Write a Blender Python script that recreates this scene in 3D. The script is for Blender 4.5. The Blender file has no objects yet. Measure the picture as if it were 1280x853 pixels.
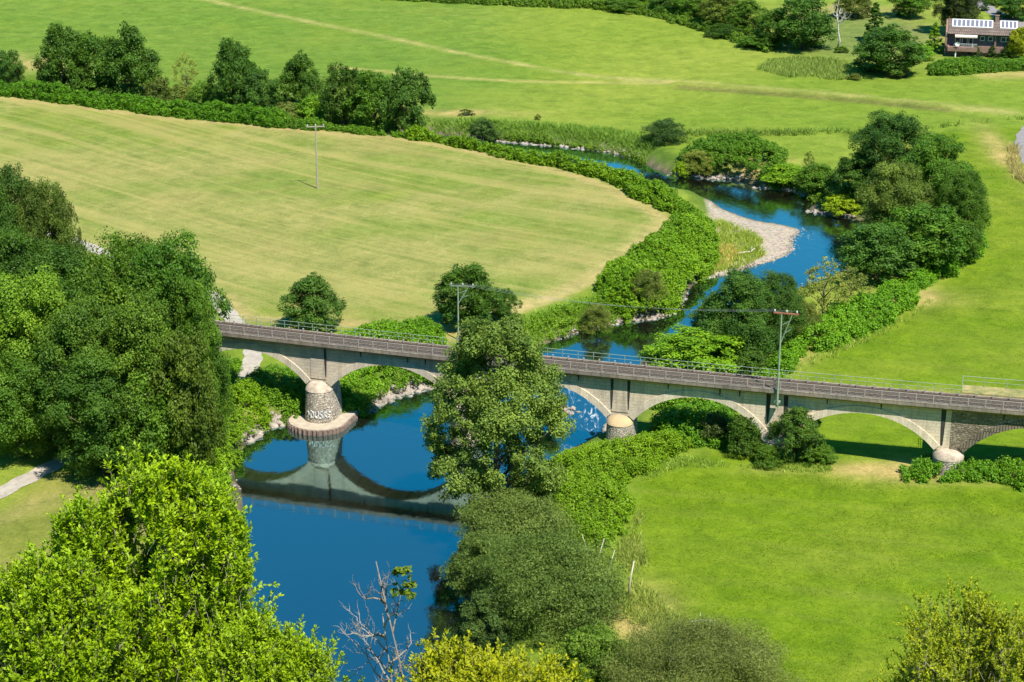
import bpy, bmesh, math, random
import numpy as np
from mathutils import Vector, Matrix
rng = np.random.default_rng(11)
random.seed(11)
sc = bpy.context.scene
COL = sc.collection
PI = math.pi

# ------------------------------------------------------------------ camera model (photo is 1280 x 853)
FPX, CX, CY = 2400.0, 640.0, 426.5
PITCH = math.radians(19.6)
HC = 94.5
CP, SP = math.cos(PITCH), math.sin(PITCH)

def ray(px, py):
    u, v = px - CX, py - CY
    return u, FPX * CP - v * SP, FPX * SP + v * CP
def at(px, py, z=0.0):
    u, f, d = ray(px, py); k = (HC - z) / d
    return (u * k, f * k)
def at_y(px, py, Y):
    u, f, d = ray(px, py); k = Y / f
    return (u * k, Y, HC - d * k)
def pxpm(Y, z=3.0):
    return FPX / (Y * CP + (HC - z) * SP)

# ------------------------------------------------------------------ tags
def tag(o, label, cat, group=None, kind=None):
    if label: o['label'] = label
    if cat: o['category'] = cat
    if group: o['group'] = group
    if kind: o['kind'] = kind
    return o
def struct(o, kind='structure'):
    o['kind'] = kind
    return o
def empty(name, loc, rz=0.0):
    o = bpy.data.objects.new(name, None); COL.objects.link(o)
    o.location = loc; o.rotation_euler = (0, 0, rz); o.empty_display_size = 0.5
    return o
def link(name, me, mat=None, parent=None, loc=(0, 0, 0)):
    o = bpy.data.objects.new(name, me); COL.objects.link(o)
    if mat is not None and not me.materials: me.materials.append(mat)
    o.parent = parent; o.location = loc
    return o

# ------------------------------------------------------------------ mesh builders
def np_mesh(name, V, F, smooth=False, lv=None):
    """V (n,3), F (m,k) with constant k"""
    me = bpy.data.meshes.new(name)
    V = np.asarray(V, dtype=np.float32); F = np.asarray(F, dtype=np.int32)
    m, k = F.shape
    me.vertices.add(len(V)); me.vertices.foreach_set('co', V.ravel())
    me.loops.add(m * k); me.loops.foreach_set('vertex_index', F.ravel())
    me.polygons.add(m)
    me.polygons.foreach_set('loop_start', np.arange(0, m * k, k, dtype=np.int32))
    me.polygons.foreach_set('loop_total', np.full(m, k, dtype=np.int32))
    if smooth: me.polygons.foreach_set('use_smooth', np.ones(m, dtype=bool))
    if lv is not None:
        a = me.attributes.new('lv', 'FLOAT', 'FACE'); a.data.foreach_set('value', np.asarray(lv, dtype=np.float32))
    me.update(calc_edges=True)
    return me

class MB:
    def __init__(s): s.v = []; s.f = []
    def face(s, pts):
        b = len(s.v); s.v += [tuple(p) for p in pts]; s.f.append(tuple(range(b, b + len(pts))))
    def box(s, c, size, rz=0.0, M=None):
        hx, hy, hz = size[0] / 2, size[1] / 2, size[2] / 2
        b = len(s.v); R = Matrix.Rotation(rz, 3, 'Z')
        for z in (-hz, hz):
            for x, y in ((-hx, -hy), (hx, -hy), (hx, hy), (-hx, hy)):
                p = R @ Vector((x, y, z)) + Vector(c)
                if M is not None: p = M @ p
                s.v.append(tuple(p))
        s.f += [tuple(b + i for i in q) for q in ((3, 2, 1, 0), (4, 5, 6, 7), (0, 1, 5, 4), (1, 2, 6, 5), (2, 3, 7, 6), (3, 0, 4, 7))]
        return s
    def tube(s, pts, rad, n=6, cap=True):
        pts = [Vector(p) for p in pts]
        rads = rad if isinstance(rad, (list, tuple)) else [rad] * len(pts)
        b0 = len(s.v); ref = Vector((0.31, 0.17, 0.93))
        for i, p in enumerate(pts):
            d = (pts[min(i + 1, len(pts) - 1)] - pts[max(i - 1, 0)]).normalized()
            r = ref if abs(d.dot(ref.normalized())) < .97 else Vector((1, 0, 0))
            a = d.cross(r).normalized(); c = d.cross(a)
            for k in range(n):
                t = 2 * PI * k / n
                s.v.append(tuple(p + (a * math.cos(t) + c * math.sin(t)) * rads[i]))
        for i in range(len(pts) - 1):
            for k in range(n):
                s.f.append((b0 + i * n + k, b0 + i * n + (k + 1) % n, b0 + (i + 1) * n + (k + 1) % n, b0 + (i + 1) * n + k))
        if cap:
            s.f.append(tuple(b0 + k for k in reversed(range(n)))); e = b0 + (len(pts) - 1) * n
            s.f.append(tuple(e + k for k in range(n)))
        return s
    def lathe(s, prof, n=16, c=(0, 0, 0)):
        b = len(s.v)
        for r, z in prof:
            for k in range(n):
                t = 2 * PI * k / n
                s.v.append((c[0] + r * math.cos(t), c[1] + r * math.sin(t), c[2] + z))
        for i in range(len(prof) - 1):
            for k in range(n):
                s.f.append((b + i * n + k, b + i * n + (k + 1) % n, b + (i + 1) * n + (k + 1) % n, b + (i + 1) * n + k))
        s.f.append(tuple(b + k for k in reversed(range(n)))); e = b + (len(prof) - 1) * n
        s.f.append(tuple(e + k for k in range(n)))
        return s
    def mesh(s, name):
        me = bpy.data.meshes.new(name); me.from_pydata(s.v, [], s.f); me.update(); return me
    def build(s, name, mat, parent=None, smooth=False, loc=(0, 0, 0)):
        me = s.mesh(name)
        if smooth: me.polygons.foreach_set('use_smooth', np.ones(len(me.polygons), dtype=bool))
        return link(name, me, mat, parent, loc)

# ------------------------------------------------------------------ 2-D geometry helpers
def inside(P, poly):
    P = np.asarray(P, float); poly = np.asarray(poly, float)
    x, y = P[:, 0], P[:, 1]; c = np.zeros(len(P), bool)
    n = len(poly)
    for i in range(n):
        x1, y1 = poly[i]; x2, y2 = poly[(i + 1) % n]
        if y1 == y2: continue
        t = ((y1 > y) != (y2 > y)) & (x < (x2 - x1) * (y - y1) / (y2 - y1) + x1)
        c ^= t
    return c
def dist_line(P, line, closed=False):
    P = np.asarray(P, float); line = np.asarray(line, float)
    d = np.full(len(P), 1e9); n = len(line)
    for i in range(n if closed else n - 1):
        a, b = line[i], line[(i + 1) % n]; ab = b - a
        t = np.clip(((P - a) @ ab) / max(ab @ ab, 1e-9), 0, 1)
        q = P - (a + t[:, None] * ab)
        d = np.minimum(d, np.hypot(q[:, 0], q[:, 1]))
    return d
def sdist(P, poly):
    d = dist_line(P, poly, True)
    return np.where(inside(P, poly), -d, d)
def sstep(t):
    t = np.clip(t, 0, 1); return t * t * (3 - 2 * t)
_ws = [(rng.normal(size=2), rng.uniform(0, 6.28)) for _ in range(40)]
def wob(x, y, scale, k=0):
    r = 0
    for i in range(6):
        w, p = _ws[(k * 6 + i) % 40]; w = w / max(np.hypot(*w), .2) * (0.6 + 0.25 * i)
        r = r + np.sin((x * w[0] + y * w[1]) / scale * 2.2 + p)
    return r / 3.0          # about -1..1
def chaikin(pts, n=2):
    p = np.asarray(pts, float)
    for _ in range(n):
        a, b = p[:-1], p[1:]
        q = np.empty((2 * len(a), p.shape[1])); q[0::2] = .75 * a + .25 * b; q[1::2] = .25 * a + .75 * b
        p = np.vstack([p[:1], q, p[-1:]])
    return p

# ------------------------------------------------------------------ materials
def newmat(name):
    m = bpy.data.materials.new(name); m.use_nodes = True
    nt = m.node_tree; nt.nodes.clear()
    out = nt.nodes.new('ShaderNodeOutputMaterial')
    return m, nt, out
def N(nt, typ, **kw):
    n = nt.nodes.new(typ)
    for k, v in kw.items():
        if k.startswith('_'): setattr(n, k[1:], v)
        else:
            key = int(k[1:]) if k[0] == 'i' and k[1:].isdigit() else k.replace('__', ' ')
            n.inputs[key].default_value = v
    return n
def ramp(nt, fac, stops):
    r = nt.nodes.new('ShaderNodeValToRGB'); e = r.color_ramp.elements
    while len(e) > 1: e.remove(e[-1])
    e[0].position = stops[0][0]; e[0].color = (*stops[0][1], 1)
    for p, c in stops[1:]:
        k = e.new(p); k.color = (*c, 1)
    nt.links.new(fac, r.inputs[0]); return r.outputs[0]
def mixc(nt, fac, a, b, mode='MIX'):
    m = nt.nodes.new('ShaderNodeMix'); m.data_type = 'RGBA'; m.blend_type = mode; m.clamp_factor = True
    for s, v in ((m.inputs[0], fac), (m.inputs[6], a), (m.inputs[7], b)):
        if hasattr(v, 'is_linked'): nt.links.new(v, s)
        elif isinstance(v, (int, float)): s.default_value = v
        else: s.default_value = (*v[:3], 1)
    return m.outputs[2]
def math_(nt, op, a, b=None):
    m = nt.nodes.new('ShaderNodeMath'); m.operation = op
    for i, v in enumerate((a, b)):
        if v is None: continue
        if hasattr(v, 'is_linked'): nt.links.new(v, m.inputs[i])
        else: m.inputs[i].default_value = v
    return m.outputs[0]
def noise(nt, vec, scale, detail=4, rough=.55, dist=0.0):
    n = N(nt, 'ShaderNodeTexNoise', Scale=scale, Detail=detail, Roughness=rough, Distortion=dist)
    if vec is not None: nt.links.new(vec, n.inputs['Vector'])
    return n.outputs['Fac']
def simple(name, col, rough=.7, var=.25, scale=3.0, metal=0.0, col2=None, bump=0.0):
    """one paint / stone / bark with procedural wear"""
    m, nt, out = newmat(name)
    b = N(nt, 'ShaderNodeBsdfPrincipled', Roughness=rough, Metallic=metal)
    tc = N(nt, 'ShaderNodeTexCoord')
    f = noise(nt, tc.outputs['Object'], scale, 6, .65)
    c2 = col2 or tuple(c * (1 - var) for c in col)
    c1 = tuple(min(1, c * (1 + var * .6)) for c in col)
    nt.links.new(ramp(nt, f, [(.3, c2), (.68, c1)]), b.inputs['Base Color'])
    if bump:
        bp = N(nt, 'ShaderNodeBump', Strength=bump, Distance=.05)
        nt.links.new(noise(nt, tc.outputs['Object'], scale * 5, 5), bp.inputs['Height']); nt.links.new(bp.outputs[0], b.inputs['Normal'])
    nt.links.new(b.outputs[0], out.inputs[0])
    return m

def leafmat(name, trans=.28, var=.5, gloss=.25):
    """leaf colour = the plant's own colour (object colour) with leaf to leaf and clump variation"""
    m, nt, out = newmat(name)
    oi = N(nt, 'ShaderNodeObjectInfo')
    at_ = N(nt, 'ShaderNodeAttribute', _attribute_name='lv')
    hs = N(nt, 'ShaderNodeHueSaturation')
    nt.links.new(oi.outputs['Color'], hs.inputs['Color'])
    mr = N(nt, 'ShaderNodeMapRange'); nt.links.new(at_.outputs['Fac'], mr.inputs[0])
    mr.inputs[3].default_value = 1 - var; mr.inputs[4].default_value = 1 + var
    nt.links.new(mr.outputs[0], hs.inputs['Value'])
    mh = N(nt, 'ShaderNodeMapRange'); nt.links.new(at_.outputs['Fac'], mh.inputs[0])
    mh.inputs[3].default_value = .515; mh.inputs[4].default_value = .485
    nt.links.new(mh.outputs[0], hs.inputs['Hue'])
    p = N(nt, 'ShaderNodeBsdfPrincipled', Roughness=.55); p.inputs['Specular IOR Level'].default_value = gloss
    t = N(nt, 'ShaderNodeBsdfTranslucent')
    nt.links.new(hs.outputs[0], p.inputs['Base Color'])
    nt.links.new(mixc(nt, 1.0, hs.outputs[0], (1.15, 1.1, .6), 'MULTIPLY'), t.inputs[0])
    mx = N(nt, 'ShaderNodeMixShader', Fac=trans)
    nt.links.new(p.outputs[0], mx.inputs[1]); nt.links.new(t.outputs[0], mx.inputs[2]); nt.links.new(mx.outputs[0], out.inputs[0])
    return m
LEAF = leafmat('leaf')
BLADE = leafmat('grass_blade', .4, .5, .1)
BARK = simple('bark', (.13, .10, .07), .9, .5, 2.0, bump=.6)
PALEBARK = simple('pale_bark', (.60, .54, .44), .85, .35, 2.0, bump=.4)
# ================================================================== terrain, river
def px_line(pts, z): return np.array([at(x, y, z) for x, y in pts])
NEAR = [(-150, 106), (0, 125), (100, 138), (200, 150), (300, 160), (370, 166), (430, 172), (509, 178), (593, 192), (660, 207), (728, 220),
        (788, 233), (845, 243), (885, 248), (896, 259), (941, 276), (972, 280), (1003, 287), (988, 300), (990, 315), (966, 326), (938, 333), (913, 343),
        (875, 349), (855, 366), (845, 384), (836, 396), (800, 400), (760, 406), (720, 416), (690, 426), (660, 438), (620, 455), (580, 470), (545, 482),
        (520, 488), (494, 494), (471, 503), (460, 514), (440, 523), (400, 531), (348, 529), (328, 536), (307, 553), (292, 575), (288, 595), (303, 617),
        (298, 660), (308, 722), (290, 780), (270, 853)]
FAR = [(-150, 92), (0, 111), (100, 124), (165, 132), (300, 146), (380, 154), (430, 161), (520, 166), (600, 173), (640, 175.5), (720, 184.5), (780, 193.5),
       (805, 204), (835, 219), (862, 221), (878, 223), (925, 225), (944, 235), (990, 237), (1008, 245), (1022, 254), (1008, 264), (1040, 269), (1068, 272),
       (1088, 284), (1094, 300), (1086, 318), (1060, 337), (1020, 355), (980, 371), (930, 388), (890, 402), (860, 414), (830, 431), (806, 447), (798, 465),
       (792, 482), (784, 502), (772, 520), (764, 534), (756, 544), (730, 553), (690, 576), (650, 602), (620, 626), (590, 656), (572, 690), (580, 740), (600, 790), (606, 853)]
near_w = np.vstack([px_line(NEAR, 0), [(-66, 146), (-100, 126), (-160, 116), (-420, 108)]])
far_w = np.vstack([px_line(FAR, 0), [(-10, 142), (-42, 120), (-90, 105), (-160, 97), (-420, 90)]])
near_w = np.vstack([[(-700, near_w[0, 1] - 20)], near_w]); far_w = np.vstack([[(-700, far_w[0, 1] - 20)], far_w])
near_s, far_s = chaikin(near_w, 2), chaikin(far_w, 2)
RIVER = np.vstack([near_s, far_s[::-1]])

def base_z(x, y):
    t = np.clip(y / 88.0, 0, 1)
    hill = 87.0 * (1 - t ** 1.4)
    rise = np.maximum(0, y - 470.0)
    far = 0.035 * rise + 0.00004 * rise ** 2
    bump = .25 * wob(x, y, 60, 0) + .12 * wob(x, y, 22, 1)
    return 2.5 + hill + np.minimum(far, 260) + bump * sstep((y - 88) / 40)
BAR_C = np.array(at(945, 302, .4))
BAR_POLY = px_line([(1006, 286), (990, 300), (992, 316), (966, 327), (938, 334), (913, 344), (872, 351), (880, 330), (896, 315), (898, 300), (888, 275), (884, 248), (897, 258), (941, 275), (972, 279)], .4)
ISLE = np.array(at(690, 510, .3))
def tz(x, y):
    x = np.atleast_1d(np.asarray(x, float)); y = np.atleast_1d(np.asarray(y, float))
    P = np.stack([x, y], 1); sd = np.full(len(x), 60.0)
    near_m = (y > 60) & (y < 520)
    if near_m.any(): sd[near_m] = sdist(P[near_m], RIVER)
    b = base_z(x, y)
    w = 4.5 + 17 * sstep(1.4 - np.hypot(x - BAR_C[0], y - BAR_C[1]) / 22.0)
    up = b * sstep(sd / w + .10) if True else 0
    up = np.where(w > 8, .12 + (b - .12) * np.clip(sd / w, 0, 1) ** 1.6, np.maximum(up, .05))
    z = np.where(sd > 0, up, -1.6 * sstep(-sd / 3.5))
    isl = np.exp(-(((x - ISLE[0]) / 3.2) ** 2 + ((y - ISLE[1]) / 5.5) ** 2))
    z = np.where(sd < 0, z + 2.6 * isl, z)
    return z
def tz1(x, y): return float(tz([x], [y])[0])
def gp(px, py):
    z = 2.5
    for _ in range(6):
        x, y = at(px, py, z); z = float(base_z(np.array(x), np.array(y)))
    return np.array((x, y))
def gl(pts): return np.array([gp(x, y) for x, y in pts])

MOWN = gl([(-300, 78), (-100, 106), (0, 119), (100, 132), (200, 144), (360, 159), (440, 167), (509, 172), (593, 187), (660, 202), (728, 218), (788, 243), (845, 275),
           (820, 300), (780, 330), (740, 355), (700, 374), (650, 391), (600, 407), (540, 414), (420, 408), (300, 402), (270, 376), (200, 400), (-300, 430)])
TRACK1 = gl([(225, -8), (340, 18), (430, 36), (500, 50), (620, 75), (720, 94), (860, 104), (1000, 116), (1120, 127), (1260, 140)])
TRACK2 = gl([(420, 84), (520, 94), (640, 102), (740, 103), (860, 104)])
RIDGE = gl([(850, 107), (960, 115), (1080, 125), (1180, 135)])
RIGHTM = gl([(1290, 158), (1150, 168), (1195, 200), (1235, 240), (1225, 310), (1150, 380), (1010, 450), (985, 480), (900, 560), (800, 600), (785, 660), (790, 780), (900, 853), (1100, 1000), (2200, 900), (2200, 100)])
LAWN = gl([(-200, 640), (0, 640), (60, 590), (180, 600), (230, 700), (280, 860), (-200, 900)])
DRYPATCH = [(gp(*p), r) for p, r in (((1070, 586), (9, 1.6)), ((1225, 498), (9, 3)), ((1140, 38), (10, 12)), ((1265, 200), (3, 22)), ((570, 141), (12, 3)), ((30, 78), (12, 9)),
            ((1258, 92), (9, 5)), ((800, 770), (4, 6)), ((955, 205), (5, 6)), ((330, 520), (3, 3)), ((1000, 445), (3, 5)), ((1150, 372), (5, 4)), ((570, 418), (4, 3)), ((1180, 590), (10, 3)), ((1060, 12), (14, 10)))]

xs = np.unique(np.concatenate([np.linspace(-1600, -190, 30), np.arange(-190, 190.1, 1.25), np.linspace(190, 1600, 30)]))
ys = np.unique(np.concatenate([np.linspace(-500, 85, 36), np.arange(85, 560.1, 1.25), np.linspace(560, 700, 30), np.linspace(700, 3200, 30)]))
GX, GY = np.meshgrid(xs, ys); gx, gy = GX.ravel(), GY.ravel()
gP = np.stack([gx, gy], 1)
gz = tz(gx, gy)
gsd = np.full(len(gx), 60.0); _m = (gy > 60) & (gy < 520); gsd[_m] = sdist(gP[_m], RIVER)
gmown = np.full(len(gx), 99.0); gmown[_m] = sdist(gP[_m], MOWN)
gright = np.full(len(gx), 99.0); _r = gx > -20; gright[_r] = sdist(gP[_r], RIGHTM)
glawn = sdist(gP, LAWN)
# ridge of the little dyke
dr = dist_line(gP, chaikin(RIDGE, 1)); gz += .9 * np.exp(-(dr / 2.2) ** 2)
# --- base colours (what the ground itself is: turf, straw, soil, gravel)
def C(*c): return np.array(c)
n1, n2, n3 = wob(gx, gy, 45, 2), wob(gx, gy, 14, 3), wob(gx, gy, 6, 4)
col = np.tile(C(.145, .222, .020), (len(gx), 1))
def mixin(mask, c):
    global col
    col = col * (1 - mask[:, None]) + np.asarray(c) * mask[:, None]
mixin(sstep(.5 + .6 * n1) * .8, C(.215, .265, .034))                       # far meadow, two greens
left_far = sstep((20 - gx) / 40) * sstep((gy - 330) / 40)
mixin(left_far * .75, C(.104, .190, .024))
mixin(sstep(.5 - gright / 4) * 1.0, C(.123, .203, .006))
mixin(sstep(.5 - gright / 4) * sstep(.35 + .6 * n2 + .4 * n1) * .7, C(.160, .215, .016))
mixin(sstep(.5 - gright / 4) * sstep(.1 - .6 * n3 + .4 * n1) * .4, C(.088, .160, .007))
mixin(sstep((7 - np.abs(gsd)) / 4) * (gsd > 0), C(.085, .150, .018))       # rough banks
mw = sstep(.5 - gmown / 2.0)
mixin(mw, C(.168, .220, .040))
mixin(mw * sstep(.30 + .5 * n2 + .6 * n1) * .6, C(.300, .270, .090))
mixin(mw * sstep(.25 - .6 * n1 + .4 * n3) * .75, C(.165, .218, .030))
mixin(sstep(1 - np.abs(gmown + 1.5) / 3.0) * .7 * (gy < 420), C(.40, .30, .13))
edge_lo = sstep(1 - dist_line(gP, gl([(845, 283), (800, 325), (740, 363), (660, 396), (560, 412)])) / 9.0)
mixin(edge_lo * mw * (.6 + .3 * n3), C(.42, .35, .14))
mixin(sstep(.5 - glawn / 4) * .9, C(.180, .195, .036)); mixin(sstep(.5 - glawn / 4) * sstep(.3 + n3 * .7) * .5, C(.30, .25, .10))
t1 = dist_line(gP, chaikin(TRACK1, 2)); t2 = dist_line(gP, chaikin(TRACK2, 2))
wide = 1.3 + 1.6 * sstep((gx - 10) / 40)
mixin(np.clip(np.exp(-(t1 / wide) ** 2) * (.65 + .25 * n3), 0, 1), C(.36, .32, .11))
mixin(np.clip(np.exp(-(t2 / 1.4) ** 2) * .75, 0, 1), C(.36, .32, .10))
mixin(np.exp(-(dist_line(gP, chaikin(RIDGE + C(0, -3.0), 1)) / 1.3) ** 2) * .9, C(.10, .10, .03))
for c, r in DRYPATCH:
    mixin(np.clip(1.25 * (.75 + .45 * n3 + .25 * n2) * np.exp(-(((gx - c[0]) / r[0]) ** 2 + ((gy - c[1]) / r[1]) ** 2)) * 1.0, 0, .9), C(.38, .30, .105))
gar = np.exp(-(((gx - gp(1075, 45)[0]) / 20) ** 2 + ((gy - gp(1075, 45)[1]) / 26) ** 2)); mixin(np.clip(gar * 1.5, 0, .8), C(.12, .17, .045))
barw = sstep(.5 - sdist(gP, BAR_POLY) / 1.6)
mixin(barw, C(.40, .335, .265))
mixin(sstep((1.6 - gsd) / 1.0) * (barw < .5), C(.17, .14, .095))           # bare stony bank foot
mixin(sstep((.3 - gsd) / .5), C(.055, .050, .035))
mixin(sstep((84 - gy) / 14), C(.09, .13, .03))
# --- one sheet, its faces shared out between the kinds of ground
nx, ny = len(xs), len(ys)
I = np.arange(nx * ny).reshape(ny, nx)
Q = np.stack([I[:-1, :-1].ravel(), I[:-1, 1:].ravel(), I[1:, 1:].ravel(), I[1:, :-1].ravel()], 1)
qc = lambda a: a[Q].mean(1)
kind = np.zeros(len(Q), int)
kind[qc(gsd) > 2] = 0
kind[(qc(gright) < 0) & (qc(gsd) > 2)] = 2
kind[(qc(gy) > 330) & (qc(gmown) > 2) & (qc(gsd) > 4)] = 4
kind[qc(gmown) < 0] = 1
kind[qc(barw) > .5] = 3
kind[qc(gy) < 84] = 5
# streak coordinates: across and along the mowing direction
across = np.where(gmown < 6, gy * .80 + gx * .55 + 5 * wob(gx, gy, 90, 5), gy * .95 + gx * .28 + 3 * wob(gx, gy, 70, 5))
def ground_mat():
    m, nt, out = newmat('turf')
    b = N(nt, 'ShaderNodeBsdfPrincipled', Roughness=.9); b.inputs['Specular IOR Level'].default_value = .1
    gc = N(nt, 'ShaderNodeAttribute', _attribute_name='gcol')
    st = N(nt, 'ShaderNodeAttribute', _attribute_name='streak')
    msk = N(nt, 'ShaderNodeAttribute', _attribute_name='gmask')
    sep = N(nt, 'ShaderNodeSeparateColor'); nt.links.new(msk.outputs['Color'], sep.inputs[0])
    mown, gravel, bare = sep.outputs[0], sep.outputs[1], sep.outputs[2]
    tc = N(nt, 'ShaderNodeTexCoord')
    P = tc.outputs['Object']
    sx = N(nt, 'ShaderNodeSeparateXYZ'); nt.links.new(P, sx.inputs[0])
    cb = N(nt, 'ShaderNodeCombineXYZ'); nt.links.new(st.outputs['Fac'], cb.inputs[0]); nt.links.new(math_(nt, 'MULTIPLY', sx.outputs[0], .045), cb.inputs[1])
    f_st = noise(nt, cb.outputs[0], .20, 7, .66, .5)          # long mower streaks
    f_st2 = noise(nt, cb.outputs[0], .75, 5, .66, .5)
    f_big = noise(nt, P, .05, 5, .6, .5)
    f_mid = noise(nt, P, .26, 7, .72, .5)
    f_fine = noise(nt, P, 2.3, 5, .75)
    f_grain = noise(nt, P, 8.0, 3, .8)
    v = ramp(nt, f_mid, [(.28, (.60, .68, .62)), (.5, (1, 1, 1)), (.70, (1.42, 1.26, 1.5))])
    c = mixc(nt, 1.0, gc.outputs['Color'], v, 'MULTIPLY')
    v2 = ramp(nt, f_fine, [(.25, (.66, .70, .62)), (.5, (1, 1, 1)), (.78, (1.34, 1.25, 1.4))])
    c = mixc(nt, 1.0, c, v2, 'MULTIPLY')
    c = mixc(nt, .7, c, ramp(nt, f_grain, [(.2, (.55, .6, .5)), (.5, (1, 1, 1)), (.8, (1.5, 1.4, 1.5))]), 'MULTIPLY')
    # straw left by mowing
    s1 = math_(nt, 'MULTIPLY', ramp(nt, f_st, [(.48, (0, 0, 0)), (.60, (1, 1, 1))]), math_(nt, 'ADD', math_(nt, 'MULTIPLY', mown, .42), .05))
    c = mixc(nt, s1, c, (.375, .315, .110))
    s3 = math_(nt, 'MULTIPLY', ramp(nt, f_st2, [(.52, (0, 0, 0)), (.66, (1, 1, 1))]), math_(nt, 'ADD', math_(nt, 'MULTIPLY', mown, .32), .08))
    c = mixc(nt, s3, c, (.36, .315, .10))
    s4 = math_(nt, 'MULTIPLY', ramp(nt, f_st2, [(.32, (1, 1, 1)), (.47, (0, 0, 0))]), math_(nt, 'ADD', math_(nt, 'MULTIPLY', mown, .30), .10))
    c = mixc(nt, s4, c, (.105, .170, .016))
    s2 = math_(nt, 'MULTIPLY', ramp(nt, f_big, [(.50, (0, 0, 0)), (.70, (1, 1, 1))]), math_(nt, 'ADD', math_(nt, 'MULTIPLY', mown, .05), .30))
    c = mixc(nt, s2, c, mixc(nt, mown, (.21, .25, .03), (.36, .275, .105)))
    # gravel: pebbles
    vo = N(nt, 'ShaderNodeTexVoronoi', Scale=2.6); nt.links.new(P, vo.inputs['Vector'])
    peb = N(nt, 'ShaderNodeHueSaturation', Saturation=.25, Value=.75); nt.links.new(vo.outputs['Color'], peb.inputs['Color'])
    gr = mixc(nt, .55, gc.outputs['Color'], mixc(nt, 1.0, peb.outputs[0], (.75, .62, .50), 'MULTIPLY'))
    c = mixc(nt, gravel, c, gr)
    nt.links.new(c, b.inputs['Base Color'])
    bp = N(nt, 'ShaderNodeBump', Strength=.55, Distance=.25)
    nt.links.new(math_(nt, 'ADD', f_fine, math_(nt, 'MULTIPLY', f_grain, .5)), bp.inputs['Height']); nt.links.new(bp.outputs[0], b.inputs['Normal'])
    nt.links.new(b.outputs[0], out.inputs[0])
    return m
TURF = ground_mat()
allV = np.stack([gx, gy, gz], 1)
for k, nm in enumerate(('ground', 'mown_field', 'meadow', 'gravel_bar', 'far_meadow', 'hillside')):
    q = Q[kind == k]
    if not len(q): continue
    u, inv = np.unique(q, return_inverse=True); q2 = inv.reshape(q.shape)
    me = np_mesh(nm, allV[u], q2, smooth=True)
    a = me.attributes.new('gcol', 'FLOAT_COLOR', 'POINT'); a.data.foreach_set('color', np.concatenate([col[u], np.ones((len(u), 1))], 1).astype(np.float32).ravel())
    a = me.attributes.new('streak', 'FLOAT', 'POINT'); a.data.foreach_set('value', across[u].astype(np.float32))
    a = me.attributes.new('gmask', 'FLOAT_COLOR', 'POINT')
    mk = np.stack([mw[u], np.clip(barw[u], 0, 1), 0 * mw[u], np.ones(len(u))], 1); a.data.foreach_set('color', mk.astype(np.float32).ravel())
    struct(link(nm, me, TURF))

# ------------------------------------------------------------------ water
def water_mat():
    m, nt, out = newmat('river_water')
    tc = N(nt, 'ShaderNodeTexCoord'); P = tc.outputs['Object']
    rp = N(nt, 'ShaderNodeAttribute', _attribute_name='rapid'); rough = rp.outputs['Fac']
    mp = N(nt, 'ShaderNodeMapping'); mp.inputs['Scale'].default_value = (1.0, .45, 1); mp.inputs['Rotation'].default_value = (0, 0, .5); nt.links.new(P, mp.inputs[0])
    f1 = noise(nt, mp.outputs[0], 1.3, 4, .6, .6); f2 = noise(nt, mp.outputs[0], .25, 3, .5, .4); mp3 = N(nt, 'ShaderNodeMapping'); mp3.inputs['Scale'].default_value = (1.0, .22, 1); mp3.inputs['Rotation'].default_value = (0, 0, -.35); nt.links.new(P, mp3.inputs[0]); f3 = noise(nt, mp3.outputs[0], 1.2, 6, .7, 1.5)
    h = math_(nt, 'ADD', math_(nt, 'MULTIPLY', f1, math_(nt, 'ADD', math_(nt, 'MULTIPLY', math_(nt, 'MINIMUM', rough, .28), .22), .006)), math_(nt, 'MULTIPLY', f2, .022))
    bp = N(nt, 'ShaderNodeBump', Strength=1.0, Distance=.5); nt.links.new(h, bp.inputs['Height'])
    body = N(nt, 'ShaderNodeBsdfDiffuse'); body.inputs[0].default_value = WBODY
    gl_ = N(nt, 'ShaderNodeBsdfGlossy', Roughness=.03); gl_.inputs[0].default_value = WGLOSS
    nt.links.new(bp.outputs[0], gl_.inputs['Normal'])
    fr = N(nt, 'ShaderNodeFresnel', IOR=1.33); nt.links.new(bp.outputs[0], fr.inputs['Normal'])
    fac = math_(nt, 'MINIMUM', math_(nt, 'ADD', math_(nt, 'MULTIPLY', fr.outputs[0], 1.0), WADD), 1.0)
    mx = N(nt, 'ShaderNodeMixShader'); nt.links.new(fac, mx.inputs[0]); nt.links.new(body.outputs[0], mx.inputs[1]); nt.links.new(gl_.outputs[0], mx.inputs[2])
    foam = N(nt, 'ShaderNodeBsdfDiffuse'); foam.inputs[0].default_value = (.75, .78, .8, 1)
    ff = math_(nt, 'MULTIPLY', ramp(nt, f3, [(.55, (0, 0, 0)), (.70, (.8, .8, .8))]), ramp(nt, rough, [(.45, (0, 0, 0)), (1.0, (.9, .9, .9))]))
    mf = N(nt, 'ShaderNodeMixShader'); nt.links.new(ff, mf.inputs[0]); nt.links.new(mx.outputs[0], mf.inputs[1]); nt.links.new(foam.outputs[0], mf.inputs[2])
    nt.links.new(mf.outputs[0], out.inputs[0])
    return m
WBODY = (.013, .011, .008, 1); WGLOSS = (.60, .97, 1.0, 1); WADD = .47
wx = np.arange(-190, 190.1, 1.6); wy = np.arange(84, 520, 1.6)
WX, WY = np.meshgrid(wx, wy); wP = np.stack([WX.ravel(), WY.ravel()], 1)
wsd = sdist(wP, RIVER)
I = np.arange(len(wP)).reshape(len(wy), len(wx))
WQ = np.stack([I[:-1, :-1].ravel(), I[:-1, 1:].ravel(), I[1:, 1:].ravel(), I[1:, :-1].ravel()], 1)
WQ = WQ[(wsd[WQ] < 5).any(1)]
rap = np.zeros(len(wP)) + .03
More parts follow.
